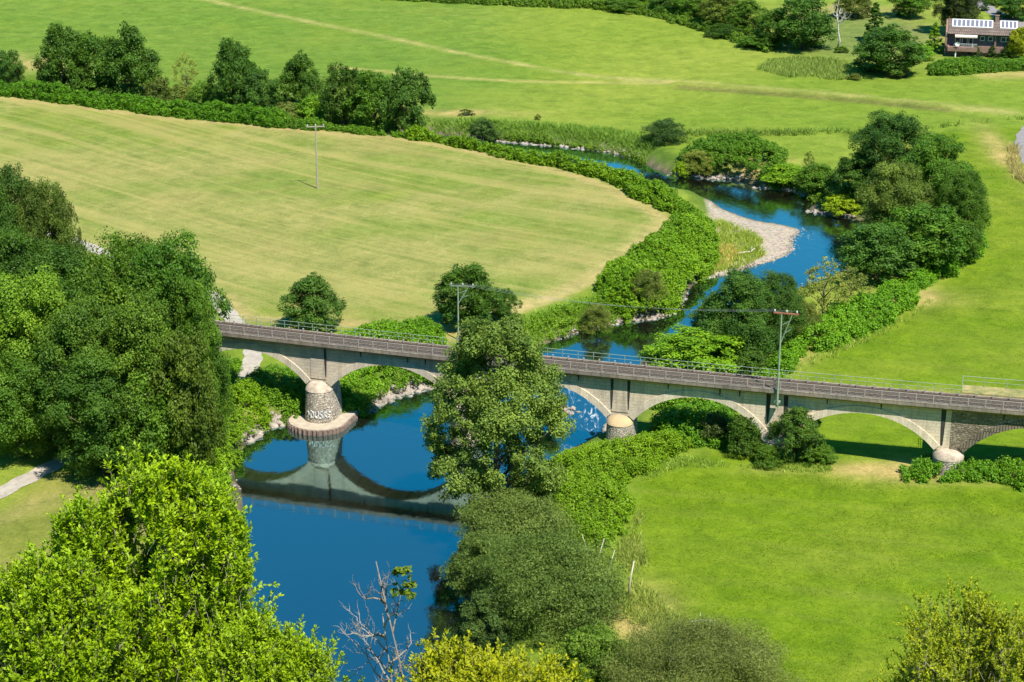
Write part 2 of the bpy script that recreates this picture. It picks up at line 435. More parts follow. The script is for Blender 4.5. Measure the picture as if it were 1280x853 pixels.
def spot(px, py, rx, ry, a):
    c = at(px, py, 0); global rap
    rap = np.maximum(rap, a * np.exp(-(((wP[:, 0] - c[0]) / rx) ** 2 + ((wP[:, 1] - c[1]) / ry) ** 2)))
spot(725, 522, 8, 13, 1.25); spot(714, 490, 7, 9, 1.15); spot(520, 505, 11, 14, .42); spot(470, 560, 10, 10, .12); spot(430, 690, 16, 12, .07); spot(960, 258, 26, 22, .30); spot(1040, 290, 14, 26, .35); spot(900, 240, 14, 10, .25); spot(760, 430, 18, 20, .12); spot(1005, 292, 4, 6, .8)
u, inv = np.unique(WQ, return_inverse=True)
me = np_mesh('river_water', np.concatenate([wP[u], np.zeros((len(u), 1))], 1), inv.reshape(WQ.shape), smooth=True)
a = me.attributes.new('rapid', 'FLOAT', 'POINT'); a.data.foreach_set('value', rap[u].astype(np.float32))
struct(link('river_water', me, water_mat()))

# ------------------------------------------------------------------ gravel paths (draped strips)
PATHM = simple('path_gravel', (.40, .35, .29), .95, .3, .8, bump=.5)
def strip(name, pts, w, mat, dz=.06):
    p = chaikin(pts, 3); d = np.gradient(p, axis=0); d /= np.hypot(d[:, 0], d[:, 1])[:, None]; nrm = np.stack([-d[:, 1], d[:, 0]], 1)
    V = []
    for k in (-.5, -.17, .17, .5):
        q = p + nrm * w * k * (1 + .12 * np.sin(np.arange(len(p)) * 1.7 + k))[:, None]
        V.append(np.concatenate([q, (tz(q[:, 0], q[:, 1]) + dz)[:, None]], 1))
    V = np.stack(V, 1).reshape(-1, 3); n = len(p)
    Fq = [(i * 4 + k, (i + 1) * 4 + k, (i + 1) * 4 + k + 1, i * 4 + k + 1) for i in range(n - 1) for k in range(3)]
    return struct(link(name, np_mesh(name, V, Fq, True), mat))
strip('path', gl([(-140, 690), (0, 616), (60, 586), (130, 548), (200, 522), (260, 505), (300, 478), (318, 452), (314, 430), (300, 412), (284, 390), (262, 365), (200, 345), (120, 312), (60, 290)]), 2.6, PATHM)
ROADM = simple('road_asphalt', (.24, .22, .22), .9, .2, 1.0)
strip('road', gl([(1330, 240), (1290, 205), (1279, 178), (1290, 158), (1330, 140)]), 4.0, ROADM)
strip('lane', gl([(1215, -4), (1228, 6), (1240, 14), (1262, 26), (1300, 40)]), 4.5, ROADM)
# ================================================================== railway bridge
ZD, RH = 11.5, 1.1                       # deck level, railing height
_rp = np.array([at(x, y, ZD + RH) for x, y in ((285, 407.6), (534, 434.5), (690, 451), (954, 476.5), (1017, 481.6), (1275, 504.3))])
_cf = np.polyfit(_rp[:, 0], _rp[:, 1], 2)
_X = np.linspace(-130, 130, 2601); _Y = np.polyval(_cf, _X)
_S = np.concatenate([[0], np.cumsum(np.hypot(np.diff(_X), np.diff(_Y)))])
_S -= np.interp(0, _X, _S)
def B(s, o, z):
    x = np.interp(s, _S, _X); y = np.interp(s, _S, _Y)
    dx, dy = 1.0, 2 * _cf[0] * x + _cf[1]; l = math.hypot(dx, dy)
    return (x - dy / l * o, y + dx / l * o, z)
def proj(p):
    x, y, z = p; fw = y * CP + (HC - z) * SP; up = -y * SP + 0 * x + (z - HC) * CP
    # camera axes: forward (0,CP,-SP), up (0,SP,CP)
    up = y * SP + (z - HC) * CP
    return CX + FPX * x / fw, CY - FPX * up / fw
def s_at(px, o, z):
    ss = np.linspace(-120, 120, 4801)
    q = np.array([proj(B(s, o, z))[0] for s in ss]); return float(np.interp(px, q, ss))
OF, OB = .84, 3.9                        # near and far wall faces
_pp = [s_at(x, OF, 7.0) for x in (398, 775, 970, 1187)]
SPAN = float(np.polyfit([0, 2, 3, 4], _pp, 1)[0]); S0 = float(np.polyfit([0, 2, 3, 4], _pp, 1)[1])
print('BRIDGE piers', _pp, 'span', SPAN, S0)
pier_s = [S0 + SPAN * k for k in range(-1, 7)]
for k, v in zip((1, 3, 4, 5), _pp): pier_s[k] = v
pier_s[2] = .5 * (pier_s[1] + pier_s[3])
ang = math.atan2(B(1, 0, 0)[1] - B(-1, 0, 0)[1], B(1, 0, 0)[0] - B(-1, 0, 0)[0])

def masonry(name, c1, c2, mortar, sx=1.0, sz=.45, msize=.02, stain=.5, bump=.4, big=.22):
    m, nt, out = newmat(name)
    tc = N(nt, 'ShaderNodeTexCoord'); P = tc.outputs['Object']
    mp = N(nt, 'ShaderNodeMapping', _vector_type='POINT'); mp.inputs['Rotation'].default_value = (0, 0, -ang); nt.links.new(P, mp.inputs[0])
    s = N(nt, 'ShaderNodeSeparateXYZ'); nt.links.new(mp.outputs[0], s.inputs[0])
    al = math_(nt, 'ADD', s.outputs[0], math_(nt, 'MULTIPLY', s.outputs[1], .35))
    cb = N(nt, 'ShaderNodeCombineXYZ'); nt.links.new(al, cb.inputs[0]); nt.links.new(s.outputs[2], cb.inputs[1])
    br = N(nt, 'ShaderNodeTexBrick', Color1=(*c1, 1), Color2=(*c2, 1), Mortar=(*mortar, 1), Scale=1.0)
    br.inputs['Mortar Size'].default_value = msize; br.inputs['Brick Width'].default_value = sx; br.inputs['Row Height'].default_value = sz; br.inputs['Bias'].default_value = -.1
    nt.links.new(cb.outputs[0], br.inputs['Vector'])
    st = N(nt, 'ShaderNodeMapping'); st.inputs['Scale'].default_value = (1.3, 1.3, .16); nt.links.new(P, st.inputs[0])
    f = noise(nt, st.outputs[0], 1.0, 6, .7); f2 = noise(nt, P, big, 4, .6); f3 = noise(nt, P, 5.0, 5, .75)
    c = mixc(nt, 1.0, br.outputs['Color'], ramp(nt, f, [(.32, (.45, .43, .40)), (.55, (1, 1, 1))]), 'MULTIPLY') if stain else br.outputs['Color']
    c = mixc(nt, stain, br.outputs['Color'], c)
    c = mixc(nt, 1.0, c, ramp(nt, f2, [(.3, (.74, .76, .78)), (.7, (1.15, 1.1, 1.02))]), 'MULTIPLY')
    c = mixc(nt, .8, c, ramp(nt, f3, [(.25, (.7, .7, .7)), (.75, (1.25, 1.25, 1.25))]), 'MULTIPLY')
    b = N(nt, 'ShaderNodeBsdfPrincipled', Roughness=.92); nt.links.new(c, b.inputs['Base Color']); b.inputs['Specular IOR Level'].default_value = .2
    bp = N(nt, 'ShaderNodeBump', Strength=bump, Distance=.06)
    nt.links.new(math_(nt, 'ADD', br.outputs['Fac'], math_(nt, 'MULTIPLY', f3, -1.2)), bp.inputs['Height']); bp.invert = True
    nt.links.new(bp.outputs[0], b.inputs['Normal']); nt.links.new(b.outputs[0], out.inputs[0])
    return m
M_SPAN = masonry('grey_ashlar', (.70, .595, .475), (.77, .66, .53), (.47, .39, .315), 1.5, .42, .02, .5, .25)
M_RING = masonry('ring_stone', (.74, .64, .52), (.79, .69, .56), (.50, .42, .34), .7, 1.4, .015, .5, .2)
def rubble(name, c1, c2, mortar, scale, squash=1.6, mw=.06):
    m, nt, out = newmat(name)
    tc = N(nt, 'ShaderNodeTexCoord'); mp = N(nt, 'ShaderNodeMapping'); mp.inputs['Scale'].default_value = (1, 1, squash); nt.links.new(tc.outputs['Object'], mp.inputs[0])
    ds_ = N(nt, 'ShaderNodeMix'); ds_.data_type = 'VECTOR'
    nz = N(nt, 'ShaderNodeTexNoise', Scale=1.2, Detail=3); nt.links.new(mp.outputs[0], nz.inputs['Vector'])
    ad = N(nt, 'ShaderNodeVectorMath', _operation='MULTIPLY_ADD'); nt.links.new(nz.outputs['Color'], ad.inputs[0]); ad.inputs[1].default_value = (.25, .25, .25); nt.links.new(mp.outputs[0], ad.inputs[2])
    v1 = N(nt, 'ShaderNodeTexVoronoi', Scale=scale); v2 = N(nt, 'ShaderNodeTexVoronoi', Scale=scale, _feature='DISTANCE_TO_EDGE')
    for v in (v1, v2): nt.links.new(ad.outputs[0], v.inputs['Vector'])
    sp = N(nt, 'ShaderNodeSeparateColor'); nt.links.new(v1.outputs['Color'], sp.inputs[0])
    c = ramp(nt, sp.outputs[0], [(0, c1), (.55, tuple((a + b) / 2 for a, b in zip(c1, c2))), (1, c2)])
    c = mixc(nt, .9, c, ramp(nt, noise(nt, tc.outputs['Object'], .45, 5, .7), [(.3, (.6, .6, .6)), (.7, (1.25, 1.22, 1.15))]), 'MULTIPLY')
    c = mixc(nt, .8, c, ramp(nt, noise(nt, tc.outputs['Object'], 6, 4, .7), [(.3, (.75, .75, .75)), (.7, (1.2, 1.2, 1.2))]), 'MULTIPLY')
    jm = ramp(nt, v2.outputs['Distance'], [(mw * .4, (1, 1, 1)), (mw * 1.5, (0, 0, 0))])
    c = mixc(nt, jm, c, mortar)
    b = N(nt, 'ShaderNodeBsdfPrincipled', Roughness=.95); b.inputs['Specular IOR Level'].default_value = .15; nt.links.new(c, b.inputs['Base Color'])
    bp = N(nt, 'ShaderNodeBump', Strength=1.0, Distance=.10); nt.links.new(v2.outputs['Distance'], bp.inputs['Height']); nt.links.new(bp.outputs[0], b.inputs['Normal'])
    nt.links.new(b.outputs[0], out.inputs[0]); return m
M_RUB = rubble('rubble_stone', (.24, .19, .14), (.42, .36, .28), (.10, .09, .075), 2.4, 1.9)
M_PIER = rubble('pier_rubble', (.40, .35, .29), (.70, .63, .53), (.14, .125, .11), 2.6, 1.8, .07)
M_CAP = simple('pier_cap_stone', (.46, .39, .31), .9, .45, 1.2, col2=(.27, .21, .16), bump=.3)
M_CAPO = simple('lichen_orange_cap', (.46, .33, .17), .9, .35, .9, col2=(.38, .29, .19), bump=.3)
M_CORN = masonry('cornice_stone', (.29, .25, .21), (.35, .305, .26), (.18, .155, .13), 1.1, .5, .03, .7, .4)
M_BALL = simple('track_ballast', (.082, .066, .056), .95, .45, 3.5, bump=1.0)
M_RUST = simple('rusty_rail', (.13, .085, .06), .7, .3, 3.0)
M_RAILG = simple('pale_grey_paint', (.40, .36, .32), .6, .2, 4.0)
M_GREENP = simple('faded_green_paint', (.27, .35, .26), .55, .25, 3.0)
M_JOINT = simple('black_seep_stain', (.045, .042, .038), .9, .4, 1.0)
M_CONC = simple('weathered_concrete', (.46, .38, .29), .92, .25, 1.2, bump=.4)
M_SHEET = simple('rusty_sheet_pile', (.26, .185, .15), .85, .45, 2.0, col2=(.13, .10, .085), bump=.4)
DARK = simple('dark_paint', (.03, .03, .032), .6, .3, 3)

bridge = empty('railway_bridge', B(0, 2.5, 0))
tag(bridge, 'long grey stone railway bridge with shallow arches crossing the river', 'bridge')
b_off = Vector(bridge.location)
def bpart(mb, name, mat, parent=bridge, smooth=False):
    # children of the bridge: built in world numbers, shifted to the bridge's base
    off = b_off
    mb.v = [tuple(Vector(p) - off) for p in mb.v]
    return mb.build(name, mat, parent, smooth)
ZT = 10.72                                # top of spandrels (under the cornice)
ZS, ZC = 5.5, 9.35                        # springing, crown of the soffit
HALF = 1.75                               # half thickness of a pier at the springing
def soffit(t):                            # t 0..1 across the clear span
    rise = ZC - ZS; c = 1.0; R = (c * c * 25 + rise * rise) / (2 * rise)      # segment of a circle on a 10-wide half span mapped
    x = (t - .5) * 2
    h = rise; a = 8.55; R = (a * a + h * h) / (2 * h)
    return ZS + math.sqrt(max(R * R - (x * a) ** 2, 0)) - (R - h)
def span_mesh(s0, s1, mat, name):
    mb = MB(); n = 30; ts = np.linspace(0, 1, n + 1)
    a, b = s0 + HALF, s1 - HALF
    prof = [(s0, ZS)] + [(a + (b - a) * t, soffit(t)) for t in ts] + [(s1, ZS)]
    for o in (OF, OB):
        for (sa, za), (sb, zb) in zip(prof[:-1], prof[1:]):
            q = [B(sa, o, za), B(sb, o, zb), B(sb, o, ZT), B(sa, o, ZT)]
            mb.face(q if o == OF else q[::-1])
    for (sa, za), (sb, zb) in zip(prof[:-1], prof[1:]):
        mb.face([B(sa, OB, za), B(sb, OB, zb), B(sb, OF, zb), B(sa, OF, za)])
    for (sa, za), (sb, zb) in zip(prof[:-1], prof[1:]):
        mb.face([B(sa, OF, ZT), B(sb, OF, ZT), B(sb, OB, ZT), B(sa, OB, ZT)])
    sp = bpart(mb, name, mat)
    # arch ring, 5 cm proud of the wall
    rg = MB(); T = .85; pr = []
    for t in ts:
        s = a + (b - a) * t; z = soffit(t); e = 1e-3
        dz = (soffit(min(t + e, 1)) - soffit(max(t - e, 0))) / ((min(t + e, 1) - max(t - e, 0)) * (b - a)); l = math.hypot(1, dz)
        pr.append((s, z - .02, s - dz / l * T, min(z + T / l, ZT - .05)))
    for p, q in zip(pr[:-1], pr[1:]):
        o = OF - .12
        lo0, lo1, hi1, hi0 = (p[0], p[1]), (q[0], q[1]), (q[2], q[3]), (p[2], p[3])
        cl = lambda v: (min(max(v[0], s0 + .02), s1 - .02), v[1])
        lo0, lo1, hi1, hi0 = map(cl, (lo0, lo1, hi1, hi0))
        rg.face([B(*([lo0[0], o, lo0[1]])), B(lo1[0], o, lo1[1]), B(hi1[0], o, hi1[1]), B(hi0[0], o, hi0[1])])
        rg.face([B(hi0[0], o, hi0[1]), B(hi1[0], o, hi1[1]), B(hi1[0], OF + .02, hi1[1]), B(hi0[0], OF + .02, hi0[1])])
        rg.face([B(lo1[0], o, lo1[1]), B(lo0[0], o, lo0[1]), B(lo0[0], OF + .02, lo0[1]), B(lo1[0], OF + .02, lo1[1])])
    rg.v = [tuple(Vector(p) - b_off) for p in rg.v]; rg.build('arch_ring', M_RUB2 if mat is M_RUB else M_RING, sp)
    return sp
M_RUB2 = masonry('rubble_ring', (.27, .22, .165), (.36, .30, .23), (.10, .09, .075), .34, 1.2, .05, .5, .9)
for i in range(len(pier_s) - 1):
    span_mesh(pier_s[i], pier_s[i + 1], M_RUB if i >= 5 else M_SPAN, 'arch_span')

# piers: stadium section with a round nose towards the near side, battered
def stad(s, r, o0, o1, z, n=12):
    pts = []
    for k in range(n + 1):
        t = PI + PI * k / n; pts.append(B(s + r * math.cos(t), o0 + r * math.sin(t) * .95, z))
    for k in range(n + 1):
        t = PI * k / n; pts.append(B(s + r * math.cos(t), o1 + r * math.sin(t) * .95, z))
    return pts
def loft(mb, rings):
    n = len(rings[0]); b = len(mb.v)
    for r in rings: mb.v += [tuple(p) for p in r]
    for i in range(len(rings) - 1):
        for k in range(n):
            mb.f.append((b + i * n + k, b + i * n + (k + 1) % n, b + (i + 1) * n + (k + 1) % n, b + (i + 1) * n + k))
    e = b + (len(rings) - 1) * n; mb.f.append(tuple(e + k for k in range(n)))
for i, s in enumerate(pier_s):
    if i == 0:
        ab = MB(); loft(ab, [[B(s - 8, OF - .04, z), B(s + HALF, OF - .04, z), B(s + HALF, OB + .04, z), B(s - 8, OB + .04, z)] for z in (0, ZT - .02)]); bpart(ab, 'abutment', M_SPAN); continue
    nose = OF + .15
    zb = -.8
    rb, rt = (2.12, 1.78) if i != 5 else (1.95, 1.8)
    if i in (3,): rb, rt = 1.85, 1.65
    mb = MB(); loft(mb, [stad(s, rb, nose, OB - .6, zb), stad(s, rb * .5 + rt * .5, nose, OB - .6, 2.6), stad(s, rt, nose, OB - .6, ZS - (.55 if i != 5 else .8))])
    p = bpart(mb, 'pier', M_PIER, smooth=False)
    cap = MB(); z0 = ZS - (.56 if i != 5 else .81); rr = rt + .05
    rings = []
    for k in range(7):
        a = k / 6 * PI / 2
        if i == 5: rings.append(stad(s, max(rr * math.cos(a), .02), nose, OB - .6, z0 + 1.05 * math.sin(a)))
        else: rings.append(stad(s, max(rr * (1 - (k / 6) ** 2 * .14), .02), nose + 1.75 * (k / 6) ** 1.3, OB - .9, z0 + 1.35 * k / 6))
    loft(cap, rings); cap.v = [tuple(Vector(q) - b_off) for q in cap.v]; cap.build('pier_cap', M_CAPO if i == 3 else M_CAP, p, smooth=(i == 5))
    # pilaster and its seeping joints
    if i < 5:
        pl = MB(); w = 1.05
        loft(pl, [[B(s - w * f, OF - .07, z), B(s + w * f, OF - .07, z), B(s + w * f, OF + .1, z), B(s - w * f, OF + .1, z)] for z, f in ((ZS + .9, 1), (ZT - .02, 1))]); bpart(pl, 'pilaster', M_SPAN)
        for sg in ((-1, 1) if i in (3, 4) else (1,)):
            j = MB(); wj = .13 if i != 4 else .2
            pts = [(ZS + 1.3, .05), (7.3, wj * .5), (8.6, wj), (ZT - .03, wj * 1.25)]
            loft(j, [[B(s + sg * w - q, OF - .085, z), B(s + sg * w + q * 1.2, OF - .085, z), B(s + sg * w + q * 1.2, OF + .05, z), B(s + sg * w - q, OF + .05, z)] for z, q in pts]); bpart(j, 'expansion_joint', M_JOINT)
    else:
        j = MB(); loft(j, [[B(s - .9 - q, OF - .03, z), B(s - .9 + q, OF - .03, z), B(s - .9 + q, OF + .05, z), B(s - .9 - q, OF + .05, z)] for z, q in ((ZS + .6, .12), (7.5, .2), (ZT - .03, .3))]); bpart(j, 'expansion_joint', M_JOINT)
# short weep stains half way along the spans
for i in range(1, 6):
    for f, L in ((.30, .7), (.62, 1.1), (.74, .8)):
        if (i, f) in ((2, .30), (4, .74)): continue
        s = pier_s[i] + SPAN * f; j = MB(); loft(j, [[B(s - q, OF - .07, z), B(s + q, OF - .07, z), B(s + q, OF + .02, z), B(s - q, OF + .02, z)] for z, q in ((ZT - L, .03), (ZT - .03, .1))]); bpart(j, 'weep_stain', M_JOINT)

s_lo, s_hi = pier_s[0] - 8, pier_s[-1]
SS = np.arange(s_lo, s_hi, 2.0)
W = 4.1
def sweep(mb, prof, ss=SS):
    """closed profile of (offset, z) swept along the bridge"""
    n = len(prof); b = len(mb.v)
    for s in ss: mb.v += [B(s, o, z) for o, z in prof]
    for i in range(len(ss) - 1):
        for k in range(n):
            mb.f.append((b + i * n + k, b + (i + 1) * n + k, b + (i + 1) * n + (k + 1) % n, b + i * n + (k + 1) % n))
    mb.f.append(tuple(b + k for k in range(n))); e = b + (len(ss) - 1) * n; mb.f.append(tuple(e + k for k in reversed(range(n))))
mb = MB(); sweep(mb, [(0, 11.12), (0, ZD + .12), (.28, ZD + .12), (.30, ZD - .1), (W - .3, ZD - .1), (W - .28, ZD + .12), (W, ZD + .12), (W, 11.1), (OB + .02, ZT), (OF - .02, ZT), (.42, 10.82)]); deck = bpart(mb, 'deck', M_CORN)
mb = MB(); sweep(mb, [(.32, ZD - .09), (.6, ZD + .06), (1.0, ZD + .10), (W - 1.0, ZD + .10), (W - .6, ZD + .06), (W - .32, ZD - .09)])
bed = bpart(mb, 'track_bed', M_BALL)
sl = MB()
for s in np.arange(s_lo, s_hi, .65):
    c = B(s, W / 2, ZD + .13); sl.box(c, (.24, 2.4, .1), ang)
sl.v = [tuple(Vector(q) - b_off) for q in sl.v]; struct(sl.build('sleepers', simple('old_sleeper', (.085, .07, .058), .9, .4, 4), bed), 'stuff')
for o in (W / 2 - .72, W / 2 + .72):
    r = MB(); sweep(r, [(o - .05, ZD + .19), (o - .035, ZD + .34), (o + .035, ZD + .34), (o + .05, ZD + .19)]); r.v = [tuple(Vector(q) - b_off) for q in r.v]; r.build('rail', M_RUST, bed)
# near railing
zr = ZD + .12
PST = SPAN / 10.0
post_s = np.arange(pier_s[1] - 14 * PST, s_hi, PST)
def rail_tube(mb, o, z, r, ss=None):
    mb.tube([B(s, o, z) for s in (SS if ss is None else ss)], r, 4)
rl = MB(); rail_tube(rl, .12, zr + RH - .1, .034); rail_tube(rl, .12, zr + .55, .02); rail_tube(rl, .12, zr + .12, .02)
for s in np.arange(post_s[0], post_s[-1], .16):
    rl.tube([B(s, .12, zr + .12), B(s, .12, zr + RH - .1)], .005, 3, False)
near_rail = bpart(rl, 'near_railing', M_RAILG)
pm = MB().box((0, 0, (RH - .06) / 2), (.10, .07, RH - .06)).mesh('railing_post')
for s in post_s:
    link('railing_post', pm, M_RAILG, near_rail, Vector(B(s, .12, zr)) - b_off).rotation_euler = (0, 0, ang)
# stub posts on the far kerb
sm = MB().box((0, 0, .32), (.16, .14, .64)).mesh('kerb_post')
for s in post_s[::1]:
    link('kerb_post', sm, M_RAILG, deck, Vector(B(s + PST * .42, W - .5, ZD - .1)) - b_off).rotation_euler = (0, 0, ang)
# far railing, green pipe
s_end = s_at(1203, W, ZD + 1)
fs = np.append(SS[SS < s_end], s_end)
fr = MB(); rail_tube(fr, W - .12, zr + 1.05, .032, fs); rail_tube(fr, W - .12, zr + .55, .026, fs)
far_rail = bpart(fr, 'far_railing', M_GREENP)
pm2 = MB().box((0, 0, .52), (.065, .065, 1.04)).mesh('railing_post')
for s in np.arange(s_lo, s_end, PST): link('railing_post', pm2, M_GREENP, far_rail, Vector(B(s, W - .12, zr)) - b_off).rotation_euler = (0, 0, ang)
# widened platform at the right end, dry grass on a masonry body carried by the last arch
ps = np.append(s_end, SS[SS > s_end + .5])
pf = MB(); sweep(pf, [(W + .02, ZD - .75), (W + .02, ZD + .32), (W + 2.8, ZD + .26), (W + 2.8, ZD - .75)], ps)
plat = bpart(pf, 'platform', simple('dry_grass_earth', (.33, .26, .11), .95, .5, .8, col2=(.12, .15, .035), bump=1.0))
pb = MB(); n = 30; a, b = pier_s[5] + HALF, pier_s[6] - HALF
for i in range(n):
    t0, t1 = i / n, (i + 1) / n; sa, sb = a + (b - a) * t0, a + (b - a) * t1
    if sb < s_end: continue
    za, zb_ = soffit(t0) + .02, soffit(t1) + .02
    pb.face([B(sb, W + 2.7, zb_), B(sa, W + 2.7, za), B(sa, W + 2.7, ZD - .76), B(sb, W + 2.7, ZD - .76)]); pb.face([B(sa, W + 2.7, za), B(sb, W + 2.7, zb_), B(sb, OB, zb_), B(sa, OB, za)])
pb.v = [tuple(Vector(q) - b_off) for q in pb.v]; pb.build('barrel', M_RUB, plat)
pr = MB(); rail_tube(pr, W + 2.6, ZD + 1.45, .04, ps); rail_tube(pr, W + 2.6, ZD + .9, .025, ps); pr.tube([B(s_end, W - .1, zr + 1.05), B(s_end, W + 2.6, ZD + 1.45)], .035, 4)
pr.tube([B(s_end, W - .1, zr + .5), B(s_end, W + 2.6, ZD + .9)], .03, 4)
plat_rail = bpart(pr, 'platform_railing', M_GREENP)
for s in np.arange(s_end, s_hi, 2.6): link('railing_post', MB().box((0, 0, .6), (.08, .08, 1.2)).mesh('railing_post'), M_GREENP, plat_rail, Vector(B(s, W + 2.6, ZD + .26)) - b_off).rotation_euler = (0, 0, ang)

# concrete apron in sheet piling round the river pier
def apron_ring(o_near, o_far, r, z, n=36, wave=0.0):
    s = pier_s[1] - .1; pts = []
    m = 90
    for k in range(m + 1):
        t = PI + PI * k / m; q = r + wave * math.copysign(1, math.sin(k * 2 * PI / 5)); pts.append(B(s + q * math.cos(t), o_near + q * .85 * math.sin(t), z))
    L = o_far - o_near; m2 = 50
    for k in range(1, m2):
        q = r + wave * math.copysign(1, math.sin(k * 2 * PI / 5)); pts.append(B(s + q, o_near + L * k / m2, z))
    for k in range(m2 + 1):
        t = PI * k / m2; q = r + wave * math.copysign(1, math.sin(k * 2 * PI / 5)); pts.append(B(s + q * math.cos(t), o_far + q * .6 * math.sin(t), z))
    for k in range(1, m2):
        q = r + wave * math.copysign(1, math.sin(k * 2 * PI / 5)); pts.append(B(s - q, o_far - L * k / m2, z))
    return pts
ap = MB(); loft(ap, [apron_ring(.1, 8.0, 3.75, -1.2), apron_ring(.1, 8.0, 3.75, .80)])
p1 = [o for o in bridge.children if o.name.startswith('pier') and 'cap' not in o.name][0]
ap.v = [tuple(Vector(q) - b_off) for q in ap.v]; apron = ap.build('apron', M_CONC, p1)
sh = MB(); loft(sh, [apron_ring(.1, 8.0, 3.9, -1.2, wave=.10), apron_ring(.1, 8.0, 3.9, .70, wave=.10)]); sh.v = [tuple(Vector(q) - b_off) for q in sh.v]; sh.build('sheet_piling', M_SHEET, p1)
# white graffiti on the pier nose: fat marker strokes
gf = MB(); s1 = pier_s[1]
def gpt(a, z):                            # a metres round the nose, z height
    r = 1.95 + (.17 * (2.6 - z) / 3.4 if z < 2.6 else -.17 * (z - 2.6) / 2.35)
    t = 1.5 * PI + .12 + a / r
    return B(s1 + (r + .012) * math.cos(t), OF + .15 + (r + .012) * .95 * math.sin(t), z)
strokes = [[(-.75, 1.5), (-.72, 2.5)], [(-.75, 2.5), (-.35, 2.25), (-.3, 1.75), (-.75, 1.5)], [(-.15, 2.5), (-.12, 1.7), (.15, 1.55), (.3, 1.8), (.3, 2.5)],
           [(.85, 2.45), (.5, 2.4), (.5, 2.05), (.82, 1.95), (.8, 1.6), (.45, 1.55)], [(1.05, 2.5), (1.02, 1.55)], [(1.35, 2.45), (1.05, 2.0), (1.4, 1.55)], [(1.7, 2.9), (1.65, 2.3), (1.95, 2.2)], [(1.6, 2.0), (1.9, 1.7), (1.6, 1.5)], [(-1.3, 2.3), (-1.0, 2.0), (-1.3, 1.6)]]
for st in strokes:
    q = chaikin(st, 2)
    gf.tube([gpt(x, z) for x, z in q], [.08 + .05 * abs(math.sin(7 * x + 5 * z)) for x, z in q], 5)
gf.v = [tuple(Vector(q) - b_off) for q in gf.v]; gf.build('graffiti', rubble('sprayed_stone', (.60, .62, .64), (.92, .93, .95), (.20, .19, .18), 2.6, 1.8, .06), p1)

# ------------------------------------------------------------------ power poles
def tpole(x, y, z0, h, arm, rz, label, group, wood=False, bracket=False):
    t = empty('power_pole', (x, y, z0), rz); tag(t, label, 'power pole', group)
    mat = simple('grey_wood', (.36, .32, .27), .9, .3, 3) if wood else M_GREENP
    MB().tube([(0, 0, 0), (0, 0, h)], [.17, .11] if wood else [.15, .09], 8).build('pole', mat, t)
    MB().box((arm * (.18 if not wood else 0), 0, h + .03), (arm, .16, .16)).build('crossarm', mat if wood else M_GREENP2, t)
    if not wood:
        MB().tube([(.05, 0, h * .68), (arm * .42, 0, h - .1)], .065, 6).tube([(.06, 0, h * .87), (arm * .36, 0, h * .93)], .05, 6).tube([(arm * .18, 0, h * .79), (arm * .40, 0, h * .84)], .04, 5).build('brace', M_GREENP, t)
    cs = (-.42, 0, .42) if wood else (-.27, .2, .6)
    for k in cs:
        MB().lathe([(.03, -.05), (.03, .1), (.10, .12), (.10, .19), (.05, .22), (.10, .25), (.09, .33), (.03, .38)], 8, (arm * k, 0, h + .1)).build('insulator', M_INS, t)
    if bracket:
        MB().box((0, .28, .25), (.7, .5, .22)).box((0, .25, -.12), (.34, .5, .5)).build('wall_bracket', M_GREENP, t)
    return t, [t.matrix_basis @ Vector((arm * k, 0, h + .45)) for k in cs]
M_INS = simple('insulator_glaze', (.62, .62, .60), .3, .15, 3)
M_GREENP2 = simple('crossarm_paint', (.20, .23, .19), .6, .3, 3)
x, y = gp(397, 236); zt = at_y(398, 158, y)[2]
tpole(x, y, tz1(x, y) - .1, zt - tz1(x, y), 3.4, .1, 'weathered wooden power pole standing alone in the mown field', 'power poles', wood=True)
x, y = gp(573, 425); zt = at_y(577, 357, y)[2]
pA, wA = tpole(x, y, tz1(x, y) - .1, zt - tz1(x, y), 3.6, -.15, 'green steel power pole in front of the round tree behind the bridge', 'power poles')
sB = s_at(971, -.25, 9); bx, by, _ = B(sB, -.28, 9.0); z0 = at_y(971, 506, by)[2]; zt = at_y(977, 392, by)[2]
M_SAVE = M_GREENP2; M_GREENP2 = simple('rusty_crossarm', (.36, .13, .08), .7, .3, 3)
pB, wB = tpole(bx, by, z0, zt - z0, 3.0, -.25, 'tall slim green pole with rusty crossarm bracketed to the bridge side', 'power poles', bracket=True)
for a, b in zip(wA, wB):
    m = MB(); a, b = Vector(a), Vector(b)
    m.tube([a.lerp(b, k / 12) - Vector((0, 0, 1.3 * 4 * (k / 12) * (1 - k / 12))) for k in range(13)], .010, 4)
    tag(m.build('power_cable', simple('cable_grey', (.35, .36, .38), .5, .1, 2)), 'thin grey overhead wire strung between the two green power poles', 'cable', 'overhead wires between the green poles')
# ================================================================== the house on the right
hx, hy = gp(1224, 71)
HYW = hy
house = empty('house', (hx, hy, tz1(hx, hy)), -math.atan2(hx, hy) * .9)
tag(house, 'brown brick house with roof skylights and a balcony among trees', 'house')
M_BRICK = masonry('red_brick', (.27, .155, .125), (.33, .20, .16), (.30, .25, .22), .35, .12, .012, .3, .2)
M_SLATE = simple('slate_cladding', (.105, .10, .125), .8, .3, 3.0)
M_TILE = masonry('roof_tile', (.24, .185, .165), (.19, .145, .13), (.10, .08, .07), .5, .5, .05, .5, .6)
M_WHITE = simple('white_paint', (.78, .78, .76), .5, .06, 2.0)
M_GLASS, _nt, _o = newmat('window_glass')
_b = N(_nt, 'ShaderNodeBsdfPrincipled', Roughness=.06); _b.inputs['Base Color'].default_value = (.03, .04, .055, 1); _nt.links.new(_b.outputs[0], _o.inputs[0])
M_PANEL, _nt, _o = newmat('skylight_glass')
